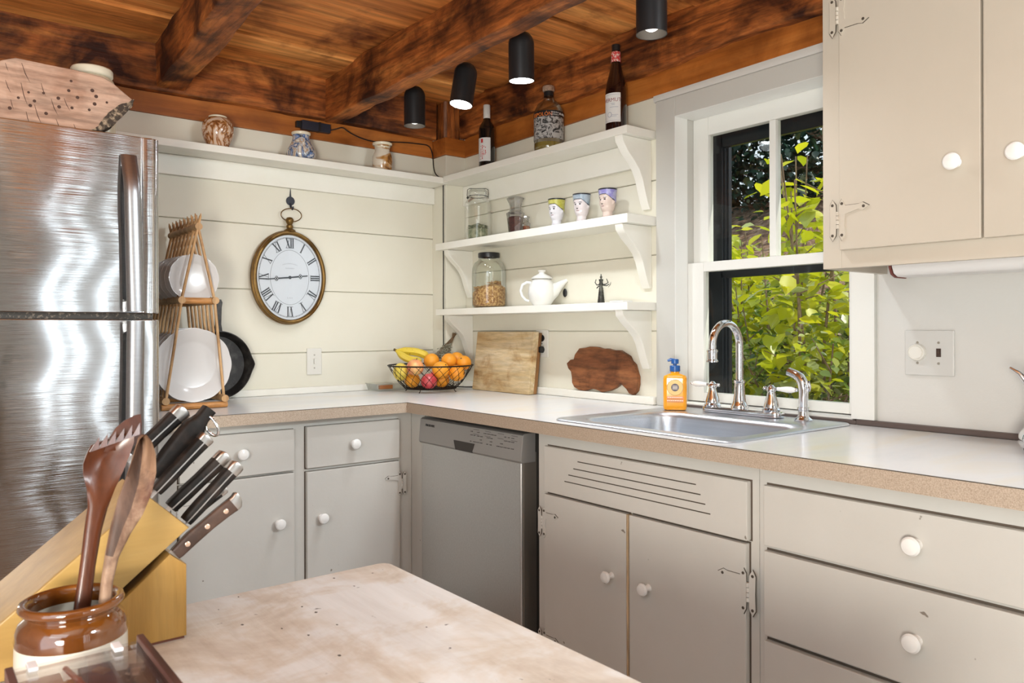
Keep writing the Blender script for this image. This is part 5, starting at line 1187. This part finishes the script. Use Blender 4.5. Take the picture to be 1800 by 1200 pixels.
# keep the lower end on the table
def clip(poly, z):
    out = []
    for (a, b) in zip(poly, poly[1:]+poly[:1]):
        if a[1] >= z: out.append(a)
        if (a[1] >= z) != (b[1] >= z): s = (z-a[1])/(b[1]-a[1]); out.append((a[0]+(b[0]-a[0])*s, z))
    return out
MBk = MB(); MBk.prism(clip(bmk, ZTB+.0005), 'y', yN, yF, .0035, 2)
nrm = Vector((-ax_.z, 0, ax_.x))
MBk.build('body', KB, kb)
k = MB(); k.prism([(-1.8405, .8805), (-1.8184, .8621), (-1.8184, ZTB+.0035), (-1.925, ZTB+.0035), (-1.925, .808)], 'y', yN+.002, yF-.002, .003, 2); k.build('foot', KBV, kb)
MB().box((-1.922, yN+.006, ZTB+.0002), (-1.821, yF-.006, ZTB+.0036)).build('felt_pad', pm('felt_brown', (.16, .055, .035), .9), kb)
# knives: handle line from the slot to the butt, in the plane y
HAND = pm('knife_handle_black', (.012, .010, .009), .48, spec=.25, n=(40, (.035, .024, .019), .45, .7)); HSTEEL = pm('tang_steel', (.52, .49, .46), .30, 1); RIV = pm('rivet', (.75, .55, .42), .3, .8)
end_c = (A+B)/2
def handle_rings(p, q, hw, hh, prof, n=18):
    """rounded-rect sections from p to q; hh across (in the x-z plane), hw along y"""
    d = (q-p); Lh = d.length; d = d/Lh; up_ = Vector((-d.z, 0, d.x)); rings = []
    for s, f, off in prof:
        c0 = p+d*(Lh*s)+up_*off; ring = []
        for i in range(n):
            a = 2*PI*i/n; ca, sa = math.cos(a), math.sin(a); e = .55
            ring.append(tuple(c0+up_*(hh*f*math.copysign(abs(sa)**e, sa))+Vector((0, hw*(.7+.3*f)*math.copysign(abs(ca)**e, ca), 0))))
        rings.append(ring)
    return rings, d, up_
def knife(label, p, q, y, hw=.0115, hh=.0088, cap=.017, side=False, curve=0):
    """side: the flat of the handle with its rivets faces the room; else its edge with the bright tang line does"""
    p = Vector((p[0], y, p[1])); q = Vector((q[0], y, q[1])); d = (q-p).normalized()
    t = thing('kitchen_knife', label, 'knife', tuple(p), 'black handled knives in the block')
    q2 = q-d*cap
    prof = [(0, .80, 0), (.06, .88, 0), (.3, .97, curve*.6), (.6, .93, curve*.3), (.85, 1.0, -curve*.3), (1, 1.05, -curve)]
    R_, d, up_ = handle_rings(p, q2, hw, hh, prof); MB().loft(R_, cap0=True, cap1=True).build('handle', HANDS if side else HAND, t, 40)
    tail = [(0, 1.05, -curve), (.5, 1.12, -curve*1.2), (.85, 1.08, -curve*1.4), (1, .75, -curve*1.4)] if not side else [(0, 1.05, -curve), (.45, 1.05, -curve*1.0), (.8, .85, curve*.6), (1, .45, curve*1.8)]
    R2, _, _ = handle_rings(q2, q, hw, hh, tail); MB().loft(R2, cap0=True, cap1=True).build('butt_cap', HSTEEL, t, 40)
    Lh = (q2-p).length; k = MB()
    if side:
        o1 = [tuple(p+d*(Lh*s)+up_*(hh*f*1.03+off)) for s, f, off in prof]; o2 = [tuple(p+d*(Lh*s)+up_*(-hh*f*1.03+off)) for s, f, off in prof][::-1]
        k.prism([(a[0], a[2]) for a in o1+o2], 'y', y-.0014, y+.0014)
    else:
        for (s0, f0_, a0), (s1, f1_, a1) in zip(prof, prof[1:]):
            c0, c1 = p+d*(Lh*s0), p+d*(Lh*s1); w0, w1 = hw*(.7+.3*f0_)+.0003, hw*(.7+.3*f1_)+.0003
            Y = Vector((0, 1, 0)); h_ = up_*.0009
            ring = lambda c, w_: [tuple(c+h_-Y*w_), tuple(c-h_-Y*w_), tuple(c-h_+Y*w_), tuple(c+h_+Y*w_)]
            k.loft([ring(c0, w0), ring(c1, w1)], cap0=(s0 == 0), cap1=(s1 == 1))
    k.build('tang', HSTEEL, t)
    if side:
        for s in (.20, .54, .86):
            c0 = p+d*(Lh*s)+up_*(curve*(.4 if s < .7 else -.3)); k = MB()
            for sg in (1, -1): k.lathe([(.0036, 0), (.0036, .0008), (.0028, .0012), (0, .0013)], c0+Vector((0, sg*hw*.985, 0)), 14, 0, Matrix.Rotation(-sg*PI/2, 4, 'X'))
            k.build('rivet', RIV, t)
    k = MB(); a_, b2 = (up_*hh*.8, Vector((0, .0009, 0))) if side else (up_*.0009, Vector((0, hw*.8, 0)))
    ring = lambda c: [tuple(c+a_+b2), tuple(c-a_+b2), tuple(c-a_-b2), tuple(c+a_-b2)]
    k.loft([ring(p+d*.002), ring(p-d*.012)], cap0=True, cap1=True); k.build('blade', HSTEEL, t)
    return t
HANDS = pm('knife_handle_brown', (.040, .022, .016), .4, n=(30, (.085, .048, .034), .4, .7, (1, 1, 1)))
knife('front paring knife showing three rivets along its curved side', (-1.831, .876), (-1.7415, .9435), -2.026, .0068, .0108, .014, True, .0022)
knife('knife in the lower row just behind the riveted paring knife', (-1.8097, .9131), (-1.7345, .9873), -2.000, .0105, .0098, .0165)
knife('rear knife of the lower row, with bright squared steel butt', (-1.8227, .9298), (-1.7421, .998), -1.972, .0115, .0108, .0175)
knife('small knife handle peeking out between the lower row and the paring knife', (-1.8052, .9100), (-1.7480, .9500), -1.985, .006, .006, .011)
knife('topmost knife beside the wooden spoon, with square steel butt', (-1.862, 1.003), (-1.7915, 1.0668), -1.930, .0115, .0118, .018)
knife('knife lying under the thick sharpening steel handle', (-1.8457, .9585), (-1.7736, 1.03), -1.985, .0105, .0100, .012)
p = Vector((-1.841, -1.955, .9751)); q = Vector((-1.7625, -1.955, 1.0665)); d = (q-p).normalized()
t = thing('sharpening_steel', 'thick black sharpening steel handle ending in a chrome hanging ring', 'sharpening steel', tuple(p), None)
R_, d, up_ = handle_rings(p, q, .015, .0165, [(0, .72, 0), (.12, .80, 0), (.3, .93, 0), (.55, 1.0, 0), (.72, .98, 0), (.80, .72, 0), (.86, .58, 0), (1, .60, 0)])
MB().loft(R_, cap0=True, cap1=True).build('handle', HAND, t, 60)
c0 = q-d*.012-Vector((0, .006, 0)); u1 = (d*-.55-up_*.83).normalized(); u1 = Vector((.42, -.25, -.87)).normalized(); u3 = u1.cross(Vector((.6, .7, .2))).normalized()
MB().tube([tuple(c0+u1*(.017*(1-math.cos(2*PI*i/28)))+u3*(.0085*math.sin(2*PI*i/28))) for i in range(28)], .0022, 8, True).build('ring', CHROME, t, 60)
MB().tube([tuple(p-d*.0), tuple(p-d*.028)], .005, 12).build('rod', HSTEEL, t)

# ---- stoneware crock with two wooden utensils
GLZ = pm('brown_glaze', (.155, .048, .006), .07, spec=.7, coat=.8, n=(7, (.075, .020, .004), .40, .66)); STONE = pm('stoneware_grey', (.52, .48, .40), .3, coat=.3)
cx_, cy_ = -1.974, -2.142
ck = thing('stoneware_crock', 'squat brown-glazed stoneware crock holding two wooden utensils', 'crock', (cx_, cy_, ZTB))
prof = [(0, .0006), (.052, .0006), (.0565, .004), (.0575, .010), (.0575, .060), (.0572, .074), (.0578, .078), (.0566, .082), (.0568, .088), (.0535, .096), (.0470, .1015), (.0455, .104), (.0475, .1065), (.0525, .109), (.0545, .113), (.0530, .1175), (.0490, .119), (.0445, .1165), (.0425, .110), (.0430, .100), (.050, .085), (.050, .012), (0, .008)]
mids = [0]*4+[1]*15+[0]*4
mids = [0, 0, 0, 0, 0]+[1]*14+[0, 0, 0]
MB().lathe([(r, ZTB+z) for r, z in prof], (cx_, cy_, 0), 56, 0, None, mids).build('body', [STONE, GLZ], ck, 60)
def utensil(name, label, outline_l, outline_r, y0, y1, th, dish, m, extra=None, stain_shade=None):
    """flat carved piece: left and right outline (x, z) from bottom to top; y runs from y0 at the foot to y1 at the top"""
    k = MB(); n = len(outline_l); zb, zt = outline_l[0][1], outline_l[-1][1]; cols = 9; F = []; Bk = []
    for i in range(n):
        (xl, zl), (xr, zr) = outline_l[i], outline_r[i]; s = i/(n-1); w_ = abs(xr-xl); f = []; g_ = []
        for j in range(cols):
            q = j/(cols-1); e = 4*q*(1-q); x = xl+(xr-xl)*q; z = zl+(zr-zl)*q; y = y0+(y1-y0)*((z-zb)/(zt-zb))
            tt = th*(.35+.65*math.sqrt(e)); dd = dish*e*max(0, min(1, (s-.52)/.18))*(1 if s < .97 else .4)
            f.append((x, y-tt/2+dd, z)); g_.append((x, y+tt/2+dd*1.0, z))
        F.append(f); Bk.append(g_)
    VF = [[k.bm.verts.new(p_) for p_ in r] for r in F]; VB = [[k.bm.verts.new(p_) for p_ in r] for r in Bk]
    for i in range(n-1):
        for j in range(cols-1):
            fc = k.bm.faces.new((VF[i][j], VF[i][j+1], VF[i+1][j+1], VF[i+1][j]))
            if stain_shade and stain_shade[0] <= j <= stain_shade[1] and i >= stain_shade[2]: fc.material_index = 1
            k.bm.faces.new((VB[i][j+1], VB[i][j], VB[i+1][j], VB[i+1][j+1]))
        k.bm.faces.new((VF[i][0], VF[i+1][0], VB[i+1][0], VB[i][0])); k.bm.faces.new((VF[i+1][-1], VF[i][-1], VB[i][-1], VB[i+1][-1]))
    for j in range(cols-1):
        k.bm.faces.new((VF[0][j+1], VF[0][j], VB[0][j], VB[0][j+1])); k.bm.faces.new((VF[-1][j], VF[-1][j+1], VB[-1][j+1], VB[-1][j]))
    if extra: extra(k)
    return tag(k.build(name, m, None, 50), label, name.replace('_', ' '))
DARKW = wood('oiled_wood', [(.022, .006, .003), (.065, .017, .006), (.125, .037, .012)], 'z', 14, 8, .35, .1, coat=.25, fine=.25)
PALEW = wood('weathered_wood', [(.09, .042, .022), (.21, .115, .066), (.34, .22, .145)], 'z', 14, 7, .6, .25, (22, (.30, .17, .12), .30, .52), fine=.3)
# spork-like server: outline left/right rising from the jar
fl_ = [(-1.984, .778), (-1.9707, .8669), (-1.9640, .905), (-1.9580, .945), (-1.9530, .975), (-1.9535, .995), (-1.9570, 1.012), (-1.9565, 1.025), (-1.9520, 1.037), (-1.947, 1.046)]
fr_ = [(-1.966, .778), (-1.9530, .8669), (-1.9475, .905), (-1.9395, .945), (-1.9320, .970), (-1.9230, .992), (-1.9130, 1.012), (-1.9050, 1.030), (-1.8995, 1.045), (-1.8985, 1.058)]
def teeth(k):
    # pointed tines along the upper edge plus the long raised lip behind them
    n = 6
    for i in range(n):
        s = i/(n-1); a = Vector((-1.947, -2.118, 1.046)).lerp(Vector((-1.8985, -2.104, 1.058)), s); w_ = .0052
        u_ = Vector((.42, .14, .80)).normalized(); e_ = Vector((.975, .2, .24)).normalized()
        base = [a-e_*w_+Vector((0, -.003, -.004)), a+e_*w_+Vector((0, -.003, -.004)), a+e_*w_+Vector((0, .003, -.004)), a-e_*w_+Vector((0, .003, -.004))]
        tip = a+u_*.0135; vb = [k.bm.verts.new(x_) for x_ in base]; vt = k.bm.verts.new(tip)
        for j in range(4): k.bm.faces.new((vb[j], vb[(j+1) % 4], vt))
    lip = [(-1.932, -2.096, 1.036), (-1.9245, -2.090, 1.052), (-1.9155, -2.083, 1.0635), (-1.905, -2.078, 1.071), (-1.8920, -2.074, 1.0765), (-1.8845, -2.073, 1.0775), (-1.8845, -2.078, 1.062), (-1.8885, -2.088, 1.044), (-1.908, -2.094, 1.036)]
    A_ = [k.bm.verts.new(p_) for p_ in lip]; B_ = [k.bm.verts.new((p_[0], p_[1]+.006, p_[2]-.001)) for p_ in lip]; n = len(lip)
    k.bm.faces.new(A_); k.bm.faces.new(B_[::-1])
    for i in range(n): k.bm.faces.new((A_[i], A_[(i+1) % n], B_[(i+1) % n], B_[i]))
utensil('pasta_server', 'dark oiled wooden pasta server with toothed head in the crock', fl_, fr_, -2.150, -2.100, .0105, .014, DARKW, teeth)
sl2 = [(-1.958, .7735), (-1.951, .8687), (-1.9475, .895), (-1.9425, .925), (-1.9360, .955), (-1.9275, .985), (-1.9170, 1.012), (-1.9090, 1.035), (-1.9055, 1.046), (-1.9020, 1.0535), (-1.8975, 1.0575)]
sr2 = [(-1.946, .7735), (-1.938, .8687), (-1.9350, .895), (-1.9285, .920), (-1.9150, .945), (-1.9010, .965), (-1.8905, .988), (-1.8845, 1.012), (-1.8842, 1.034), (-1.8885, 1.0505), (-1.8935, 1.0578)]
utensil('wooden_spoon', 'weathered pale wooden spoon with dark hollow leaning in the crock', sl2, sr2, -2.176, -2.140, .012, .022, [PALEW, wood('stained_shaded_hollow', [(.030, .014, .009), (.07, .035, .022), (.12, .065, .042)], 'z', 14, 7, .6, .25)], None, (0, 3, 3))  # hollow's shadow, with some stain, painted as darker wood

# ---- glass-lidded box at the lower corner
ZB = .880
bx_ = thing('glass_top_box', 'low wooden box with clear top over colourful small things, table corner', 'box', (-2.0, -2.42, ZTB))
DKW = wood('dark_frame_wood', [(.045, .016, .012), (.085, .032, .024), (.13, .055, .04)], 'y', 18, 8, .4, .15)
MB().box((-2.050, -2.60, ZTB+.0004), (-1.9475, -2.335, ZB-.022), .002).build('base', pm('box_inside', (.16, .13, .13), .6), bx_)
MB().box((-1.9475, -2.60, ZTB+.0004), (-1.941, -2.329, ZB+.006), .001).build('side', DKW, bx_); MB().box((-2.0565, -2.60, ZTB+.0004), (-2.050, -2.329, ZB+.003), .001).build('side', DKW, bx_)
MB().box((-2.050, -2.335, ZTB+.0004), (-1.9475, -2.330, ZB-.012), .001).build('end_panel', thin_glass('acrylic', (.93, .92, .92), .08), bx_)
MB().box((-2.050, -2.60, ZB-.003), (-1.9475, -2.329, ZB)).build('clear_lid', thin_glass('acrylic_lid', (.95, .94, .95), .02), bx_)
r_ = random.Random(14); cols = [(.75, .64, .52), (.05, .045, .06), (.12, .12, .16), (.55, .28, .05), (.45, .10, .05), (.30, .22, .18), (.08, .09, .05), (.60, .50, .48), (.18, .10, .16)]
k = MB(); ms = [pm('trinket_%d' % i, c_, .4) for i, c_ in enumerate(cols)]
k.box((-2.048, -2.60, ZB-.0215), (-2.014, -2.336, ZB-.010), .001, 2, 0); k.box((-2.0, -2.40, ZB-.0215), (-1.972, -2.337, ZB-.010), .001, 2, 2)
k.tube([(-2.010, -2.338, ZB-.007), (-2.001, -2.40, ZB-.007), (-1.99, -2.52, ZB-.008)], .0024, 8, False, 4)
for i in range(70):
    x, y = r_.uniform(-2.012, -1.953), r_.uniform(-2.59, -2.345); s = r_.uniform(.003, .008)
    M = Matrix.Translation((x, y, ZB-.020+s*.4+r_.uniform(0, .007))) @ Matrix.Rotation(r_.uniform(0, 3), 4, 'Z') @ Matrix.Rotation(r_.uniform(-.5, .5), 4, 'X')
    k.box((-s, -s*.6, -s*.3), (s, s*.6, s*.3), .001, 1, r_.randrange(len(cols)), M)
o = k.build('small_contents', ms, bx_); o['kind'] = 'stuff'
for x in (-2.036, -1.966): MB().box((x-.004, -2.345, ZB-.001), (x+.004, -2.326, ZB+.003), .001).build('clip', pm('clear_clip', (.75, .74, .76), .15), bx_)

# ---- chrome kettle just inside the frame at the end of the worktop
kx, ky = -.175, -2.585
kt = thing('chrome_kettle', 'chrome kettle with dark foot ring, only its edge and spout tip showing', 'kettle', (kx, ky, ZC))
MB().lathe([(0, ZC+.0002), (.066, ZC+.0002), (.068, ZC+.006), (.066, ZC+.010)], (kx, ky, 0), 40).build('foot_ring', BLACK, kt)
MB().lathe([(.064, ZC+.009), (.074, ZC+.012), (.078, ZC+.022), (.076, ZC+.040), (.060, ZC+.060), (.052, ZC+.090), (.050, ZC+.150), (.046, ZC+.200), (.02, ZC+.212), (0, ZC+.214)], (kx, ky, 0), 40).build('body', CHROME, kt, 60)
MB().tube([(kx-.02, ky+.035, ZC+.12), (kx-.024, ky+.055, ZC+.15), (kx-.026, ky+.070, ZC+.172), (kx-.027, ky+.088, ZC+.184)], [.010, .008, .006, .003], 12).build('spout', CHROME, kt, 60)
MB().tube([(kx, ky-.04, ZC+.19), (kx, ky-.09, ZC+.18), (kx, ky-.10, ZC+.11), (kx, ky-.055, ZC+.08)], .007, 10).build('handle', BLACK, kt)

# ================================================================== OUTDOORS
gm, nt, b_ = newmat('leaf_litter'); f = noise_tex(nt, coords(nt), 9, 8, .7, .6); nt.links.new(ramp(nt, f, [(.34, (.05, .028, .02)), (.5, (.27, .15, .09)), (.66, (.55, .40, .30))]), b_.inputs['Base Color']); b_.inputs['Roughness'].default_value = 1; bump(nt, b_, f, 1, .05)
k = MB(); nx, ny = 40, 40; V = []
for i in range(nx+1):
    row = []
    for j in range(ny+1):
        x = .3+(i/nx)**1.3*17; y = -9+j/ny*22; h = .15+max(0, x-2.2)*.50-max(0, x-8)*.40+noise.noise(Vector((x*.5, y*.5, 0)))*.22*min(1, x/3)
        row.append(k.bm.verts.new((x, y, h)))
    V.append(row)
for i in range(nx):
    for j in range(ny): k.bm.faces.new((V[i][j], V[i+1][j], V[i+1][j+1], V[i][j+1]))
GH = lambda x, y: .15+max(0, x-2.2)*.50-max(0, x-8)*.40+noise.noise(Vector((x*.5, y*.5, 0)))*.22*min(1, x/3)
o = struct(k.build('ground_outside', gm, None, 80))
def leaf_into(k, p, size, yaw_, pitch, roll_):
    M = Matrix.Translation(p) @ Matrix.Rotation(yaw_, 4, 'Z') @ Matrix.Rotation(pitch, 4, 'Y') @ Matrix.Rotation(roll_, 4, 'X')
    pts = [(0, 0, 0), (.22, .30, .05), (.55, .36, .04), (.82, .17, 0), (1.05, 0, -.08), (.82, -.17, 0), (.55, -.36, .04), (.22, -.30, .05), (.5, 0, -.03)]
    v = [k.bm.verts.new(M @ Vector((a*size, b*size, c_*size))) for a, b, c_ in pts]
    for i in range(8):
        k.bm.faces.new((v[8], v[i], v[(i+1) % 8]))
LIME = leafmat('lime_leaves', [(0, (.34, .40, .015)), (.35, (.58, .62, .02)), (.7, (.78, .74, .03)), (.9, (.46, .52, .10)), (1, (.60, .66, .36))], .55)
MIDG = leafmat('green_leaves', [(0, (.06, .12, .02)), (.3, (.16, .25, .03)), (.6, (.32, .40, .07)), (.85, (.50, .55, .14)), (1, (.52, .55, .36))], .5)
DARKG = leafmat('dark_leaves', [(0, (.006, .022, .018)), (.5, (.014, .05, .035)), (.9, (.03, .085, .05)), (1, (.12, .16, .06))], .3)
BARK = pm('branch_bark', (.17, .11, .07), .85, n=(30, (.32, .23, .15), .4, .65))
def shrub(label, x, y, h, R, n, size, m, seed, cat='shrub', zlo=.1):
    r_ = random.Random(seed); g = GH(x, y)-.02; t = thing('leafy_shrub', label, cat, (x, y, g), 'shrubs outside the window')
    st = MB(); lf = MB(); tips = []
    for b in range(9):
        a = r_.uniform(0, 2*PI); rr_ = R*r_.uniform(.25, .95); top = Vector((x+rr_*math.cos(a), y+rr_*math.sin(a), g+h*r_.uniform(.7, 1.0))); base = Vector((x+.08*math.cos(a), y+.08*math.sin(a), g))
        mid = base.lerp(top, .5)+Vector((r_.uniform(-.1, .1), r_.uniform(-.1, .1), .05)); st.tube([base, mid, top], [.012, .008, .003], 6); tips.append((base, mid, top))
        for q in range(4):
            s = r_.uniform(.3, .9); p0 = base.lerp(mid, s*2) if s < .5 else mid.lerp(top, s*2-1); e = p0+Vector((r_.uniform(-.35, .35), r_.uniform(-.35, .35), r_.uniform(.0, .3)))*R*1.1; st.tube([p0, e], [.005, .002], 5); tips.append((p0, p0.lerp(e, .5), e))
    for i in range(n):
        b, m_, e = r_.choice(tips); s = r_.random()**.7; p = b.lerp(m_, s*2) if s < .5 else m_.lerp(e, s*2-1)
        p = p+Vector((r_.gauss(0, .09), r_.gauss(0, .09), r_.gauss(0, .07)))*(R/.5)
        if p.z < g+zlo: p.z = g+zlo+r_.random()*.3
        leaf_into(lf, p, size*r_.uniform(.55, 1.15), r_.uniform(0, 2*PI), r_.uniform(-.2, 1.0), r_.uniform(-.6, .6))
    st.build('branches', BARK, t); lf.build('foliage', m, t, 180, recalc=False)
shrub('lime-leaved shrub close to the window panes, reaching highest', 1.50, -1.05, 2.15, .40, 560, .10, LIME, 1, zlo=.75)
shrub('lime-leaved shrub behind the upper sash bar', 2.05, -.50, 1.86, .48, 900, .105, LIME, 2)
shrub('yellow-green shrub at the dark storm frame side of the window', 2.5, .15, 1.86, .52, 900, .11, LIME, 3)
shrub('mid-green shrub low behind the faucet spout', 1.75, -.35, 1.20, .52, 1700, .055, MIDG, 4)
shrub('mid-green shrub low behind the sprayer', 1.45, -1.05, 1.05, .50, 1700, .052, MIDG, 5)
shrub('dense green shrub further back beyond the faucet', 3.0, -.35, 1.35, .75, 2000, .075, MIDG, 6)
shrub('dense green shrub at the foot of the leaf-strewn bank', 3.4, .75, 1.25, .8, 2000, .075, MIDG, 7)
shrub('green shrub deep behind the lime shrubs', 2.7, -1.2, 1.3, .6, 900, .09, MIDG, 8)
def tree(label, x, y, h, R, z0, n, size, seed):
    r_ = random.Random(seed); g = GH(x, y)-.1; t = thing('tree', label, 'tree', (x, y, g), 'dark trees on the bank')
    st = MB(); st.tube([(x, y, g), (x+.1, y, g+h*.4), (x, y+.1, g+h)], [.09, .07, .03], 10); lf = MB(); cl_ = []
    for i in range(26):
        a = r_.uniform(0, 2*PI); q = R*math.sqrt(r_.random()); c0 = Vector((x+q*math.cos(a), y+q*math.sin(a), z0+(h-z0)*r_.random())); cl_.append(c0)
        st.tube([(x, y, max(g+.5, c0.z-.8)), tuple(c0)], [.035, .008], 5)
    for i in range(n):
        c0 = r_.choice(cl_); p = c0+Vector((r_.gauss(0, .45), r_.gauss(0, .45), r_.gauss(0, .34))); leaf_into(lf, p, size*r_.uniform(.6, 1.3), r_.uniform(0, 2*PI), r_.uniform(-.2, 1.2), r_.uniform(-.8, .8))
    st.build('trunk', BARK, t); lf.build('foliage', DARKG, t, 180, recalc=False)
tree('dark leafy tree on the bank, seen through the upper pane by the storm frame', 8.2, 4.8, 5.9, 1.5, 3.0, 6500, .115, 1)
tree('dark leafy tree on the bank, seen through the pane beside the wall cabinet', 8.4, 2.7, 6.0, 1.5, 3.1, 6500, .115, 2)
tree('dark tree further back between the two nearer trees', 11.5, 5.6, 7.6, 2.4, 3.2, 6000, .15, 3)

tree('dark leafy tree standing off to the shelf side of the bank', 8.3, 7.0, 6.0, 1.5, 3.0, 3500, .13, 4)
